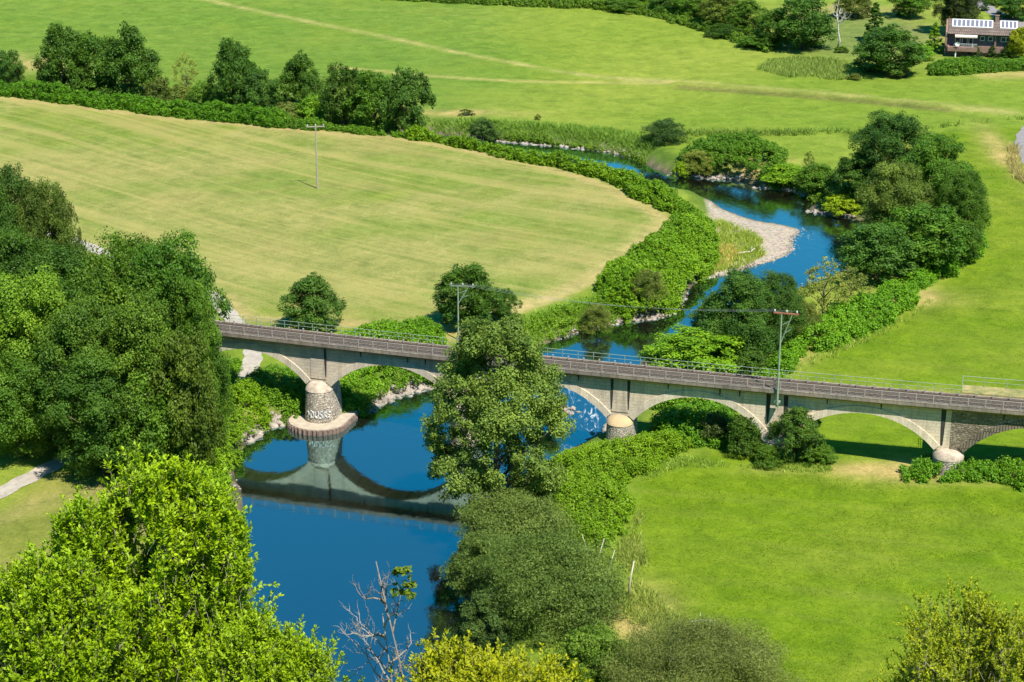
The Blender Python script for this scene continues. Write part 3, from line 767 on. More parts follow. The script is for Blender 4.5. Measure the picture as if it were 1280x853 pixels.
_b = N(_nt, 'ShaderNodeBsdfPrincipled', Roughness=.1); _b.inputs['Base Color'].default_value = (.17, .17, .22, 1); _nt.links.new(_b.outputs[0], _o.inputs[0])
u = 92 / 5.0 / 92.0 * 1.0                   # metres per photo pixel there, about .2
def hxm(px): return (px - 1224) * .2075
HB = 0.0
x0, x1 = hxm(1185), hxm(1265)
w_ = x1 - x0; cxm = (x0 + x1) / 2
Dp = 8.0
base = MB().box((cxm, Dp / 2, 1.2), (w_ - .4, Dp - .4, 2.4)).build('lower_storey', M_BRICK, house)
# brick band and terrace in front
MB().box((cxm, -.05, 1.75), (w_ - .3, .5, 1.5)).build('brick_band', M_BRICK, house)
up = MB().box((cxm, Dp / 2 + .1, 4.0), (w_ - .5, Dp - .3, 3.2)).build('upper_storey', M_SLATE, house)
# gable walls of brick
for xx in (x0 - .05, x1 + .05, hxm(1241)):
    g = MB(); a = .22
    P2 = [(0.0, 0), (Dp, 0), (Dp, 5.6), (Dp * .55, 8.15), (-.55, 5.75), (-.55, 2.5), (0, 2.4)]
    if abs(xx - hxm(1241)) < .1: P2 = [(-.25, 2.5), (.6, 2.5), (.6, 5.7), (-.25, 5.6)]
    b0 = len(g.v); n = len(P2)
    g.v += [(xx - a, p, z) for p, z in P2] + [(xx + a, p, z) for p, z in P2]
    g.f += [tuple(reversed(range(n))), tuple(range(n, 2 * n))] + [(k, (k + 1) % n, n + (k + 1) % n, n + k) for k in range(n)]
    g.build('gable_wall', M_BRICK, house)
roof = MB()
ry0, rz0, ry1, rz1 = -.9, 5.35, Dp * .55, 8.1
def slab(mb, xa, xb, ya, za, yb, zb, t):
    l = math.hypot(yb - ya, zb - za); nx_, nz_ = -(zb - za) / l * t, (yb - ya) / l * t
    p = [(xa, ya, za), (xb, ya, za), (xb, yb, zb), (xa, yb, zb)]
    b = len(mb.v); mb.v += p + [(x, y + nx_, z + nz_) for x, y, z in p]
    mb.f += [tuple(b + k for k in q) for q in ((3, 2, 1, 0), (4, 5, 6, 7), (0, 1, 5, 4), (1, 2, 6, 5), (2, 3, 7, 6), (3, 0, 4, 7))]
slab(roof, x0 + .25, x1 - .25, ry0, rz0, ry1, rz1, .22); slab(roof, x0 + .25, x1 - .25, Dp + .5, 5.4, ry1 + .02, rz1 - .02, -.22)
rf = roof.build('roof', M_TILE, house)
def roofpt(f, t):
    l = math.hypot(ry1 - ry0, rz1 - rz0); nx_, nz_ = -(rz1 - rz0) / l * t, (ry1 - ry0) / l * t
    return ry0 + (ry1 - ry0) * f + nx_, rz0 + (rz1 - rz0) * f + nz_
def skylights(pxa, pxb, n):
    a, b = hxm(pxa), hxm(pxb); wd = (b - a) / n
    ya, za = roofpt(.46, .23); yb, zb = roofpt(.96, .23)
    fr = MB(); slab(fr, a - .12, b + .12, ya, za, yb, zb, .10); f = fr.build('skylight_frame', M_WHITE, rf)
    for k in range(n):
        y1_, z1_ = roofpt(.50, .335); y2_, z2_ = roofpt(.92, .335)
        p = MB(); slab(p, a + wd * k + .15, a + wd * (k + 1) - .15, y1_, z1_, y2_, z2_, .03); p.build('skylight_pane', M_PANEL, rf)
skylights(1191, 1236.5, 9); skylights(1246, 1264.5, 4)
MB().box((hxm(1241.5), Dp * .5, 8.6), (.9, .8, 1.7)).box((hxm(1241.5), Dp * .5, 9.5), (1.05, .95, .14)).build('chimney', M_BRICK, rf)
def hwin(pxa, pxb, za, zb, n=1):
    a, b = hxm(pxa), hxm(pxb); f = MB(); y = -.02
    f.box(((a + b) / 2, y, (za + zb) / 2), (b - a, .14, zb - za)); w = f.build('window', M_WHITE, house)
    wd = (b - a) / n
    for k in range(n):
        MB().box((a + wd * (k + .5), y - .08, (za + zb) / 2), (wd - .22, .03, zb - za - .26)).build('pane', M_GLASS, w)
hwin(1223.5, 1228.5, 3.9, 5.0); hwin(1232.5, 1238, 3.9, 5.0); hwin(1247, 1258.5, 3.8, 5.0, 2)
for a, b in ((1195, 1201), (1203, 1209), (1210.5, 1215.5)):
    w = MB().box(((hxm(a) + hxm(b)) / 2, -.02, 3.55), (hxm(b) - hxm(a), .1, 2.0)).build('balcony_door', M_WHITE, house)
    MB().box(((hxm(a) + hxm(b)) / 2, -.085, 3.55), (hxm(b) - hxm(a) - .22, .03, 1.75)).build('pane', M_GLASS, w)
bal = MB().box(((hxm(1187) + hxm(1221)) / 2, -1.2, 2.35), (hxm(1221) - hxm(1187), 2.2, .25)).build('balcony', M_BRICK, house)
MB().box(((hxm(1187) + hxm(1221)) / 2, -2.28, 1.9), (hxm(1221) - hxm(1187), .2, .75)).build('balcony_parapet', M_BRICK, bal)
rm = MB()
for k in range(20): rm.box((hxm(1194) + (hxm(1220) - hxm(1194)) * k / 19, -2.25, 2.9), (.05, .05, .9))
rm.box(((hxm(1194) + hxm(1220)) / 2, -2.25, 3.38), (hxm(1220) - hxm(1194), .09, .08)).build('balcony_rail', simple('rail_white', (.6, .6, .6), .5, .1, 2), bal)
for px in (1196.5,): MB().box((hxm(px), -2.0, .9), (.3, .3, 1.9)).build('post', M_WHITE, bal)
aw = MB(); slab(aw, hxm(1194.5), hxm(1220), -1.75, 5.0, -.15, 5.55, .06)
for k in range(14): aw.box((hxm(1194.5) + (hxm(1220) - hxm(1194.5)) * (k + .5) / 14, -1.78, 4.9), ((hxm(1220) - hxm(1194.5)) / 14 - .06, .04, .22))
aw.build('awning', simple('awning_cloth', (.72, .60, .52), .8, .25, 2), house)
ds = empty('satellite_dish', house.matrix_basis @ Vector((hxm(1198), -2.45, 3.35)), house.rotation_euler.z); tag(ds, 'round white satellite dish on the balcony of the brick house', 'satellite dish')
m = MB(); n = 20
for r, d in ((.05, 0), (.3, -.06), (.55, -.2)): m.v += [(r * math.cos(2 * PI * k / n), d, r * math.sin(2 * PI * k / n)) for k in range(n)]
m.f += [(i * n + k, i * n + (k + 1) % n, (i + 1) * n + (k + 1) % n, (i + 1) * n + k) for i in range(2) for k in range(n)] + [tuple(range(n))]
m.build('reflector', M_WHITE, ds); MB().tube([(0, 0, 0), (0, .15, -.2), (0, .15, -.9)], .035, 6).tube([(0, -.2, -.5), (0, -.55, -.05)], .02, 5).build('mount', M_RAILG, ds)
# ================================================================== vegetation
def unit(v): return v / np.maximum(np.linalg.norm(v, axis=-1, keepdims=True), 1e-6)
def leaves(P, Nn, size, lv, aspect=.62, rs=None):
    """kite shaped leaves at P with normals Nn"""
    n = len(P); R = rng.normal(size=(n, 3)); T = unit(np.cross(Nn, R)); Bt = np.cross(Nn, T)
    s = (size * rng.uniform(.65, 1.3, n))[:, None]
    T = T * s * .5; Bt = Bt * s * .5 * aspect
    drop = Nn * s * .10
    V = np.stack([P - T, P - T * .1 + Bt - drop, P + T - drop * .6, P - T * .1 - Bt - drop], 1).reshape(-1, 3)
    return V, np.arange(4 * n).reshape(n, 4), np.clip(lv, 0, 1)
PROF = {'broad': lambda t: np.maximum(1 - (t * .985) ** 8, 0) ** .5 * (.86 + .14 * np.sin(PI * np.minimum(t + .3, 1))), 'poplar': lambda t: np.sin(PI * (.12 + .78 * t)) ** .6 * (1.12 - .42 * t), 'round': lambda t: np.sin(PI * (.17 + .69 * t)) ** .6, 'ovoid': lambda t: 1.55 * (1 - t) ** .6 * (t + .10) ** .35, 'dome': lambda t: np.sqrt(np.maximum(1 - (t * .97) ** 2, 0)),
        'cone': lambda t: (1 - t) * .92 + .06, 'tall': lambda t: np.sin(PI * (.10 + .82 * t)) ** .5, 'column': lambda t: np.sin(PI * (.16 + .74 * t)) ** .4}
def crown(W, H, zb, shape, nl, ncl, nleaf, ls, lobe=(.15, .23), aspect=.62, clump=.36, upn=.4, fuzz=.6, skew=0.0, in_=.35, hang=0.0):
    pf = PROF[shape]; Hc = H - zb
    t = (np.arange(nl) + rng.uniform(0, 1, nl)) / nl; t = t ** .9
    a = np.arange(nl) * 2.39996 + rng.uniform(-.5, .5, nl)
    R = W * rng.uniform(*lobe, nl) * (.45 + .55 * pf(t))
    r = np.maximum(W / 2 * pf(t) - R * .75, 0) * rng.uniform(in_, 1.0, nl) ** .5
    L = np.stack([r * np.cos(a), r * np.sin(a), zb + Hc * (.10 + .80 * t)], 1); L[:, 0] += skew * t * W
    # clumps on lobes
    li = np.repeat(np.arange(nl), ncl); m = len(li)
    D = unit(rng.normal(size=(m, 3)) + np.array((0, 0, .35)) + .5 * unit(L[li] - np.array((0, 0, zb + Hc * .4))))
    Cc = L[li] + D * (R[li] * rng.uniform(.55, 1.08, m))[:, None]
    Rc = R[li] * clump * rng.uniform(.6, 1.5, m)
    # leaves on clumps, more of them on large clumps
    w = Rc ** 2; cnt = np.maximum((nleaf * w / w.sum()).astype(int), 3)
    ci = np.repeat(np.arange(m), cnt); n = len(ci)
    d = unit(rng.normal(size=(n, 3)) + .45 * D[ci])
    P = Cc[ci] + d * (Rc[ci] * rng.uniform(.35, 1.12, n))[:, None] * np.array((1, 1, .85)); P[:, 2] -= hang * np.abs(d[:, 0]) * Rc[ci]
    Nn = unit(.55 * d + .4 * D[ci] + np.array((0, 0, upn)) + fuzz * rng.normal(size=(n, 3)))
    cv = rng.normal(size=m) * .10 + (rng.normal(size=nl) * .10)[li]
    lv = .5 + cv[ci] + rng.normal(size=n) * .16
    # fit into the requested envelope
    rad = np.hypot(P[:, 0] - skew * W * .5, P[:, 1]); k = (W / 2) / np.percentile(rad, 98.5)
    z0, z1 = np.percentile(P[:, 2], .5), np.percentile(P[:, 2], 99.7); kz = Hc / (z1 - z0)
    fit = lambda q: np.stack([q[:, 0] * k, q[:, 1] * k, zb + (q[:, 2] - z0) * kz], 1)
    P = fit(P); L = fit(L); P[:, 2] = np.maximum(P[:, 2], .04)
    return leaves(P, Nn, ls, lv, aspect) + (L,)
def trunk_mb(H, zb, L, r, limbs=9, lean=0.0, n=7):
    mb = MB(); top = zb + (H - zb) * .62
    pts = [(0, 0, -.4), (lean * .1, .03, zb * .5), (lean * .35, -.05, zb + .05 * H), (lean * .7, .05, (zb + top) / 2), (lean, 0, top)]
    mb.tube(pts, [r * 1.35, r, r * .85, r * .55, r * .2], n)
    for k in np.argsort(-np.hypot(L[:, 0], L[:, 1]))[:limbs]:
        e = L[k]; h0 = min(max(zb * .75, e[2] - .9 * math.hypot(e[0], e[1]) - .05 * H), top)
        h0 = max(h0, zb * .45); f = np.clip((h0 / top), 0, 1)
        mid = (e[0] * .5 + .1, e[1] * .5, h0 + (e[2] - h0) * .55)
        mb.tube([(lean * f, 0, h0), mid, tuple(e)], [r * .5, r * .3, r * .08], 5)
    return mb
PROTO = {}
def proto(key, W, H, zb, shape, nl, ncl, nleaf, ls, r=None, **kw):
    V, Fq, lv, L = crown(W, H, zb, shape, nl, ncl, nleaf, ls, **kw)
    cm = np_mesh(key + '_crown', V, Fq, lv=lv)
    tm = trunk_mb(H, max(zb, .12 * H), L, r or .022 * H).mesh(key + '_trunk'); tm.polygons.foreach_set('use_smooth', np.ones(len(tm.polygons), bool))
    PROTO.setdefault(key.split('.')[0], []).append((W, H, cm, tm))
for k in range(4): proto('round.%d' % k, 12, 13.5, .4 if k % 2 else .8, 'round' if k != 2 else 'dome', 24, 12, 21000, .38, clump=.42, lobe=(.14, .21), in_=.15)
for k in range(3): proto('big.%d' % k, 17, 20, 1.8, 'round' if k != 1 else 'dome', 40, 13, 74000, .31, clump=.42, lobe=(.12, .21), in_=.15)
for k in range(3): proto('bush.%d' % k, 8, 5.5, .0, 'dome', 13, 14, 9000, .30, lobe=(.17, .27))
for k in range(3): proto('willow.%d' % k, 9, 7, .1, 'dome', 15, 20, 19000, .32, aspect=.28, fuzz=.8, upn=.25, lobe=(.18, .30), in_=.5)
for k in range(2): proto('open.%d' % k, 7, 9, 1.2, 'ovoid', 13, 9, 3600, .30, aspect=.4, clump=.30, fuzz=.9)
for k in range(2): proto('conifer.%d' % k, 5, 11, .3, 'cone', 26, 10, 9000, .36, lobe=(.12, .2), aspect=.4)
for k in range(2): proto('small.%d' % k, 3, 2.6, .0, 'dome', 8, 9, 1800, .24, lobe=(.2, .3), aspect=.5)

DK, MD, BR, YG, WI, PA = (.026, .068, .012), (.040, .098, .014), (.075, .165, .014), (.120, .200, .012), (.085, .125, .042), (.115, .155, .062)
DO = (.030, .078, .017); OL = (.055, .085, .024); KN = (.070, .152, .008); KD = (.050, .130, .010); BL = (.030, .068, .028)
def jit(c, k=.12): f = rng.uniform(1 - k, 1 + k); f *= 1.58; c = (c[0] * 1.50, c[1] * 1.30, c[2] * .60); return (c[0] * f * rng.uniform(.93, 1.07), c[1] * f, c[2] * f * rng.uniform(.85, 1.15), 1)
_cnt = {}
def plant(name, cat, px, base, top, wpx, pk, colr, label, group=None, bark=None):
    if isinstance(base, tuple): Y = base[1]; X = at_y(px, 400, Y)[0]; z = tz1(X, Y); X = (px - CX) / FPX * (Y * CP + (HC - z - 6) * SP)
    else: X, Y = gp(px, base)
    z = max(tz1(X, Y), .05); h = at_y(px, top, Y)[2] - z; w = 1.10 * wpx / pxpm(Y, z + h * .5)
    lst = PROTO[pk]; k = _cnt.get(pk, 0); _cnt[pk] = k + 1
    W, H, cm, tm = lst[k % len(lst)]
    t = empty(name, (X, Y, z), rng.uniform(0, 6.28)); tag(t, label, cat, group)
    sxy, sz = w / W, max(h, .8) / H
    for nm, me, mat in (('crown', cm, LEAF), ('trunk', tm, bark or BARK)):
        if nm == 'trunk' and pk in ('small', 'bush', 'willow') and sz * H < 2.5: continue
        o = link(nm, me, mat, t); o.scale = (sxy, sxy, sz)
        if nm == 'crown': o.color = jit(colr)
    return t
G1 = 'trees behind the hedge by the mown field'
T, S = 'broadleaf_tree', 'shrub'
for a in [
    (T, 'tree', 80, 113, 32, 68, 'round', DK, 'tall dark tree at the left of the first clump behind the hedge', G1),
    (T, 'tree', 121, 113, 43, 63, 'round', MD, 'lighter green tree squeezed between two dark trees behind the hedge', G1),
    (T, 'tree', 165, 117, 32, 72, 'round', DK, 'broad dark tree at the right of the first clump behind the hedge', G1),
    (T, 'tree', 12, 105, 64, 39, 'round', DO, 'small dark tree at the far left edge behind the hedge', G1),
    (S, 'shrub', 5, 104, 76, 26, 'bush', PA, 'pale green shrub at the far left edge in front of a small dark tree'),
    (S, 'shrub', 55, 104, 78, 20, 'bush', OL, 'dull green shrub against the left foot of the first tree clump'),
    ('young_tree', 'tree', 234, 120, 66, 34, 'open', PA, 'thin pale young tree standing alone between dark trees'),
    (S, 'shrub', 200, 124, 97, 42, 'bush', OL, 'olive shrub to the left of the thin pale young tree'),
    (S, 'shrub', 226, 128, 106, 34, 'bush', WI, 'grey green shrub at the foot of the thin pale young tree'),
    (S, 'shrub', 254, 130, 102, 46, 'bush', MD, 'mid green shrub to the right of the thin pale young tree'),
    (T, 'tree', 292, 137, 50, 59, 'round', DK, 'tall round dark tree with a lower tree on its right', G1),
    (T, 'tree', 321, 143, 83, 57, 'round', DO, 'lower dark tree leaning on the right of a taller round one', G1),
    (T, 'tree', 377, 135, 67, 57, 'round', DK, 'single egg shaped dark tree between the two clumps', G1),
    (S, 'shrub', 358, 144, 128, 40, 'bush', WI, 'grey green shrub below the single egg shaped dark tree'),
    (S, 'shrub', 398, 146, 120, 58, 'bush', BR, 'bright green shrub below the gap left of the last clump'),
    (T, 'tree', 430, 155, 82, 57, 'round', DK, 'dark tree at the left end of the last clump by the river bend', G1),
    (T, 'tree', 466, 159, 90, 70, 'round', MD, 'mid green tree in the middle of the last clump by the bend', G1),
    (T, 'tree', 508, 165, 86, 66, 'round', DO, 'dark rounded tree at the right end of the last clump by the bend', G1),
    (S, 'shrub', 604, 164, 148, 36, 'bush', BL, 'round blue green shrub alone on the upper river bank'),
    ('small_shrub', 'shrub', 672, 150, 143, 9, 'small', OL, 'tiny shrub in the meadow above the upper bank'),
    ('small_shrub', 'shrub', 583, 144, 137, 22, 'small', OL, 'low flat shrub beside the dry patch on the upper bank'),
    ('willow_shrub', 'shrub', 831, 178, 150, 56, 'willow', BL, 'grey blue willow shrub at the river edge below the dyke'),
    ('willow_shrub', 'shrub', 874, 205, 188, 46, 'willow', WI, 'pale willow shrub at the left front of the dark knotweed mound'),
    (S, 'shrub', 851, 207, 202, 20, 'bush', YG, 'low yellow green shrub at the waterline left of the knotweed mound'),
    (S, 'shrub', 984, 218, 206, 66, 'bush', BR, 'bright low shrub on the second stony spit'),
    ('young_tree', 'tree', 1010, 218, 189, 15, 'open', OL, 'slim dark sapling sticking up behind the second spit'),
    (S, 'shrub', 1022, 230, 205, 56, 'bush', MD, 'mid green shrub beside the shaded foot of the big tree group'),
    (S, 'shrub', 1052, 253, 243, 54, 'bush', YG, 'yellow green shrub on the third stony spit under the big trees'),
    (T, 'tree', 1112, 250, 143, 96, 'big', DO, 'dark tree forming the top of the big group on the right bank', 'big trees on the right bank'),
    (T, 'tree', 1070, 250, 190, 66, 'round', DK, 'shaded dark tree at the left edge of the big group', 'big trees on the right bank'),
    (T, 'tree', 1166, 282, 172, 112, 'big', MD, 'broad green tree at the upper right of the big group', 'big trees on the right bank'),
    (T, 'tree', 1198, 318, 216, 70, 'big', MD, 'tree at the right edge of the big group beside the meadow', 'big trees on the right bank'),
    (T, 'tree', 1116, 312, 205, 88, 'big', (.060, .100, .026), 'pale grey green tree in the centre of the big group', 'big trees on the right bank'),
    (T, 'tree', 1158, 338, 258, 105, 'round', MD, 'lower front tree of the big group, half way to the hedge', 'big trees on the right bank'),
    (T, 'tree', 1094, 352, 282, 92, 'round', DO, 'dark front tree of the big group nearest the water', 'big trees on the right bank'),
    (T, 'tree', 1200, 330, 275, 52, 'round', MD, 'small tree at the lower right corner of the big group', 'big trees on the right bank'),
    (T, 'tree', 922, 448, 340, 104, 'big', DO, 'large dark tree left of the bare willow, behind the bridge', 'riverside trees behind the bridge'),
    (T, 'tree', 962, 436, 345, 84, 'big', DK, 'dark tree close to the left side of the bare willow', 'riverside trees behind the bridge'),
    (T, 'tree', 890, 432, 372, 62, 'round', MD, 'green tree overhanging the water at the left of the dark group', 'riverside trees behind the bridge'),
    ('willow_tree', 'tree', 1028, 408, 322, 66, 'open', PA, 'thin pale willow with bare branches showing against the river'),
    ('willow_tree', 'tree', 1062, 392, 334, 50, 'open', WI, 'grey green willow between the bare willow and the big trees'),
    (S, 'shrub', 1000, 424, 378, 64, 'willow', OL, 'dull olive shrub right under the crossarm of the tall pole'),
    (T, 'tree', 866, 470, 416, 116, 'round', BR, 'low bright yellow green tree just behind the bridge railing', 'riverside trees behind the bridge'),
    (S, 'shrub', 935, 470, 440, 60, 'bush', DK, 'dark shrub behind the bridge railing left of the tall pole'),
    (T, 'tree', 586, 408, 331, 82, 'round', DK, 'round dark tree beside the green pole behind the bridge'),
    (T, 'tree', 629, 400, 362, 42, 'round', DO, 'small dark tree to the right of the round one by the green pole'),
    (T, 'tree', 391, 412, 345, 78, 'round', DO, 'bushy dark tree behind the left part of the bridge railing'),
    ('willow_shrub', 'shrub', 812, 374, 338, 46, 'willow', WI, 'grey willow shrub at the lower end of the wide knotweed bank'),
    ('willow_shrub', 'shrub', 746, 396, 380, 38, 'willow', WI, 'low grey shrub on the grassy bank upstream of the bridge'),
    # top right
    (T, 'tree', 1004, 62, -3, 78, 'round', DO, 'large dark tree at the edge of the far meadow beside the dead trunk', 'trees at the edge of the far meadow'),
    (T, 'tree', 968, 60, 15, 44, 'round', DK, 'shaded dark tree left of the large tree by the dead trunk', 'trees at the edge of the far meadow'),
    (T, 'tree', 1108, 92, 34, 90, 'round', DO, 'big round dark bush like tree standing out in the meadow', 'trees at the edge of the far meadow'),
    (S, 'shrub', 1124, 97, 82, 26, 'bush', (.06, .07, .04), 'small greyish shrub at the right foot of the big round dark tree'),
    (T, 'tree', 1092, 52, 4, 34, 'conifer', DK, 'narrow dark tree right behind the big round dark tree', 'trees at the edge of the far meadow'),
    ('orchard_tree', 'tree', 1066, 22, -14, 46, 'round', OL, 'old orchard tree with a forked trunk on the dry slope', 'orchard trees on the slope'),
    ('orchard_tree', 'tree', 1136, 22, -16, 50, 'round', MD, 'round orchard tree casting a shadow on the grass slope', 'orchard trees on the slope'),
    (T, 'tree', 1196, 44, -32, 58, 'big', (.026, .042, .018), 'tall brownish dark tree directly behind the brick house'),
    ('conifer_tree', 'conifer', 1167, 66, 28, 24, 'conifer', BR, 'bright green cone shaped tree left of the brick house'),
    (S, 'shrub', 1152, 74, 56, 36, 'bush', BR, 'bright green shrub at the foot of the cone shaped tree'),
    ('young_tree', 'tree', 1231, 14, 0, 12, 'conifer', DK, 'tiny dark conifer beside the lane above the brick house'),
    ('conifer_tree', 'conifer', 1219, 72, 55, 16, 'conifer', BL, 'blue green conifer in front of the middle of the brick house'),
    ('conifer_tree', 'conifer', 1240, 72, 57, 15, 'conifer', BL, 'small blue green conifer under the windows of the brick house'),
    ('conifer_tree', 'conifer', 1257, 74, 57, 18, 'conifer', DK, 'darker small conifer at the right corner of the brick house'),
    (T, 'tree', 1276, 74, 34, 34, 'round', (.13, .18, .012), 'yellow green tree at the right side of the brick house'),
    (T, 'tree', 1268, 24, -12, 48, 'round', DO, 'dark tree in the top right corner above the lane'),
    (S, 'shrub', 1247, 4, -10, 40, 'bush', MD, 'green shrub on the slope above the lane'),
    (S, 'shrub', 1052, 66, 58, 18, 'bush', MD, 'low shrub in the garden right of the large meadow edge tree'),
    (S, 'shrub', 1068, 100, 92, 16, 'bush', OL, 'low olive shrub at the left foot of the big round dark tree'),
    (T, 'tree', 838, 18, -16, 52, 'round', DO, 'dark tree at the left end of the wooded meadow edge', 'trees at the edge of the far meadow'),
    (T, 'tree', 868, 26, -10, 50, 'round', MD, 'mid green tree second from the left on the wooded edge', 'trees at the edge of the far meadow'),
    (T, 'tree', 902, 36, -8, 56, 'round', OL, 'greyish tree in the middle of the wooded meadow edge', 'trees at the edge of the far meadow'),
    (T, 'tree', 934, 42, 0, 50, 'round', MD, 'leafy green tree before the gap in the wooded edge', 'trees at the edge of the far meadow'),
    (S, 'shrub', 905, 46, 30, 44, 'bush', DK, 'dark low shrub under the middle of the wooded edge'),
    (S, 'shrub', 946, 60, 44, 50, 'bush', MD, 'low green shrub under the right part of the wooded edge'),
    (T, 'tree', 800, 6, -26, 60, 'round', DK, 'dark tree cut by the top edge left of the wooded edge', 'trees at the edge of the far meadow'),
    (S, 'shrub', 778, 12, -2, 60, 'bush', MD, 'rough green shrub at the start of the wooded edge'),
]: plant(*a)
# left bank wood
GL = 'tall trees of the left bank wood'
for a in [
    (T, 'tree', 22, ('Y', 262), 212, 91, 'big', DO, 'tall thin topped tree at the left edge of the picture, rising over the mown field', GL),
    (T, 'tree', 66, ('Y', 258), 226, 80, 'big', (.042, .078, .020), 'thin dull tree with a reddish look in front of the mown field', GL),
    (T, 'tree', 96, ('Y', 266), 256, 34, 'open', (.05, .065, .03), 'slight half bare tree at the upper right of the left wood', GL),
    (T, 'tree', 10, ('Y', 248), 285, 143, 'big', DK, 'dark tree at the left edge below the tall thin topped one', GL),
    (T, 'tree', 84, ('Y', 246), 312, 143, 'big', DK, 'dark tree in the hollow between the left edge and the broad crown', GL),
    (T, 'tree', 160, ('Y', 223), 302, 143, 'big', MD, 'broad green crown in the upper middle of the left wood', GL),
    (T, 'tree', 216, ('Y', 223), 300, 135, 'big', MD, 'broad green crown at the upper right of the left wood beside the bridge end', GL),
    (T, 'tree', 246, ('Y', 218), 350, 85, 'big', MD, 'tree at the right edge of the left wood covering the bridge end', GL),
    (T, 'tree', 36, ('Y', 222), 344, 156, 'big', (.060, .128, .014), 'bright green tree at the left edge in the middle of the wood', GL),
    (T, 'tree', 115, ('Y', 215), 375, 130, 'big', (.045, .10, .016), 'green tree left of centre in the middle of the wood', GL),
    (T, 'tree', 190, ('Y', 212), 372, 135, 'big', (.046, .094, .018), 'olive green tree in the centre right of the wood', GL),
    (T, 'tree', 238, ('Y', 209), 415, 86, 'round', (.045, .085, .018), 'olive tree low at the right edge of the wood above the knotweed', GL),
    (T, 'tree', 22, ('Y', 216), 430, 130, 'big', MD, 'tree low at the left edge above the gravel path', GL),
    (T, 'tree', 128, ('Y', 211), 438, 143, 'big', DO, 'dark tree low in the middle of the wood beside the path', GL),
    (T, 'tree', 190, ('Y', 208), 468, 88, 'round', MD, 'lowest front tree of the wood with a pale stem showing', GL),
    ('poplar_tree', 'tree', 0, 0, 0, 0, None, None, None, None),
]:
    if a[6]: plant(*a)
# shrubs around the bridge feet
for a in [
    (T, 'tree', 994, 574, 508, 72, 'round', DO, 'bushy dark tree in front of the bridge under the tall pole'),
    (S, 'shrub', 928, 566, 520, 52, 'bush', DO, 'dark shrub left of the bushy tree in front of the bridge'),
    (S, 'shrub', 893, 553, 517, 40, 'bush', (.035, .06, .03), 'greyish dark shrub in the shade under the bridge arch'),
    (S, 'shrub', 1022, 578, 556, 44, 'bush', MD, 'low green shrub at the right foot of the bushy tree by the bridge'),
    (S, 'shrub', 960, 579, 557, 46, 'bush', MD, 'low green shrub at the left foot of the bushy tree by the bridge'),
    (S, 'shrub', 688, 512, 498, 34, 'bush', YG, 'bright shrub on the tiny rocky islet in the rapids'),
]: plant(*a)

# ------------------------------------------------------------------ unique trees seen large
def big_plant(name, cat, X, Y, z0, W, H, zb, shape, nl, ncl, nleaf, ls, colr, label, group=None, r=.3, bark=None, limbs=14, lean=0.0, **kw):
    V, Fq, lv, L = crown(W, H, zb, shape, nl, ncl, nleaf, ls, **kw)
    t = empty(name, (X, Y, z0), 0); tag(t, label, cat, group)
    o = link('crown', np_mesh('crown', V, Fq, lv=lv), LEAF, t); o.color = (colr[0] * 1.95, colr[1] * 1.85, colr[2] * 1.05, 1)
    mb = trunk_mb(H, max(zb, .1 * H), L, r, limbs, lean)
    mb.build('trunk', bark or BARK, t, smooth=True)
    return t
def bigpx(px, base, top, wpx, **kw):
    X, Y = gp(px, base); z = max(tz1(X, Y), .1); H = at_y(px, top, Y)[2] - z; W = wpx / pxpm(Y, z + H / 2)
    return dict(X=X, Y=Y, z0=z, W=W, H=H, **kw)
big_plant('poplar_tree', 'tree', **bigpx(620, 640, 400, 182), zb=.8, shape='poplar', nl=64, ncl=14, nleaf=108000, ls=.26, colr=(.084, .136, .034), label='tall loose poplar standing before the bridge on the river bank', r=.38, lobe=(.08, .20), clump=.36, in_=.6, aspect=.75)
WG = 'willow shrubs on the near right bank'
big_plant('willow_shrub', 'shrub', **bigpx(645, 690, 622, 150), zb=0, shape='dome', nl=16, ncl=26, lobe=(.18, .3), in_=.5, nleaf=44000, ls=.30, colr=(.078, .118, .038), label='upper willow shrub of the pair below the tall poplar', group=WG, r=.12, aspect=.3, fuzz=.8, upn=.25)
big_plant('willow_shrub', 'shrub', **bigpx(686, 772, 676, 205), zb=0, shape='dome', nl=14, ncl=34, lobe=(.19, .31), in_=.6, clump=.32, nleaf=74000, ls=.29, colr=(.066, .108, .032), label='largest willow shrub, at the water below the poplar, with dead sticks on its right', group=WG, r=.14, aspect=.3, fuzz=.8, upn=.25)
big_plant('willow_shrub', 'shrub', **bigpx(606, 800, 742, 80), zb=0, shape='dome', nl=18, ncl=14, nleaf=18000, ls=.28, colr=(.04, .075, .025), label='dark low willow overhanging the water beside the largest willow', group=WG, r=.1, aspect=.35, fuzz=.8)
big_plant('willow_shrub', 'shrub', **bigpx(606, 732, 668, 110), zb=0, shape='dome', nl=13, ncl=22, lobe=(.18, .3), in_=.5, nleaf=26000, ls=.29, colr=(.060, .100, .030), label='left hand willow shrub leaning over the water in the middle', group=WG, r=.1, aspect=.3, fuzz=.8)
big_plant('willow_shrub', 'shrub', **bigpx(872, 880, 786, 240), zb=0, shape='dome', nl=15, ncl=40, lobe=(.20, .32), in_=.6, clump=.30, nleaf=100000, ls=.24, colr=(.092, .120, .046), label='wide grey green willow shrub at the bottom edge beside the meadow', group=WG, r=.12, aspect=.24, fuzz=.9, upn=.2)
big_plant('shrub', 'shrub', **bigpx(742, 845, 790, 110), zb=0, shape='dome', nl=22, ncl=16, nleaf=26000, ls=.26, colr=(.075, .135, .022), label='greener low shrub between the wide willow and the yellow tree top', r=.1, aspect=.4, fuzz=.8)
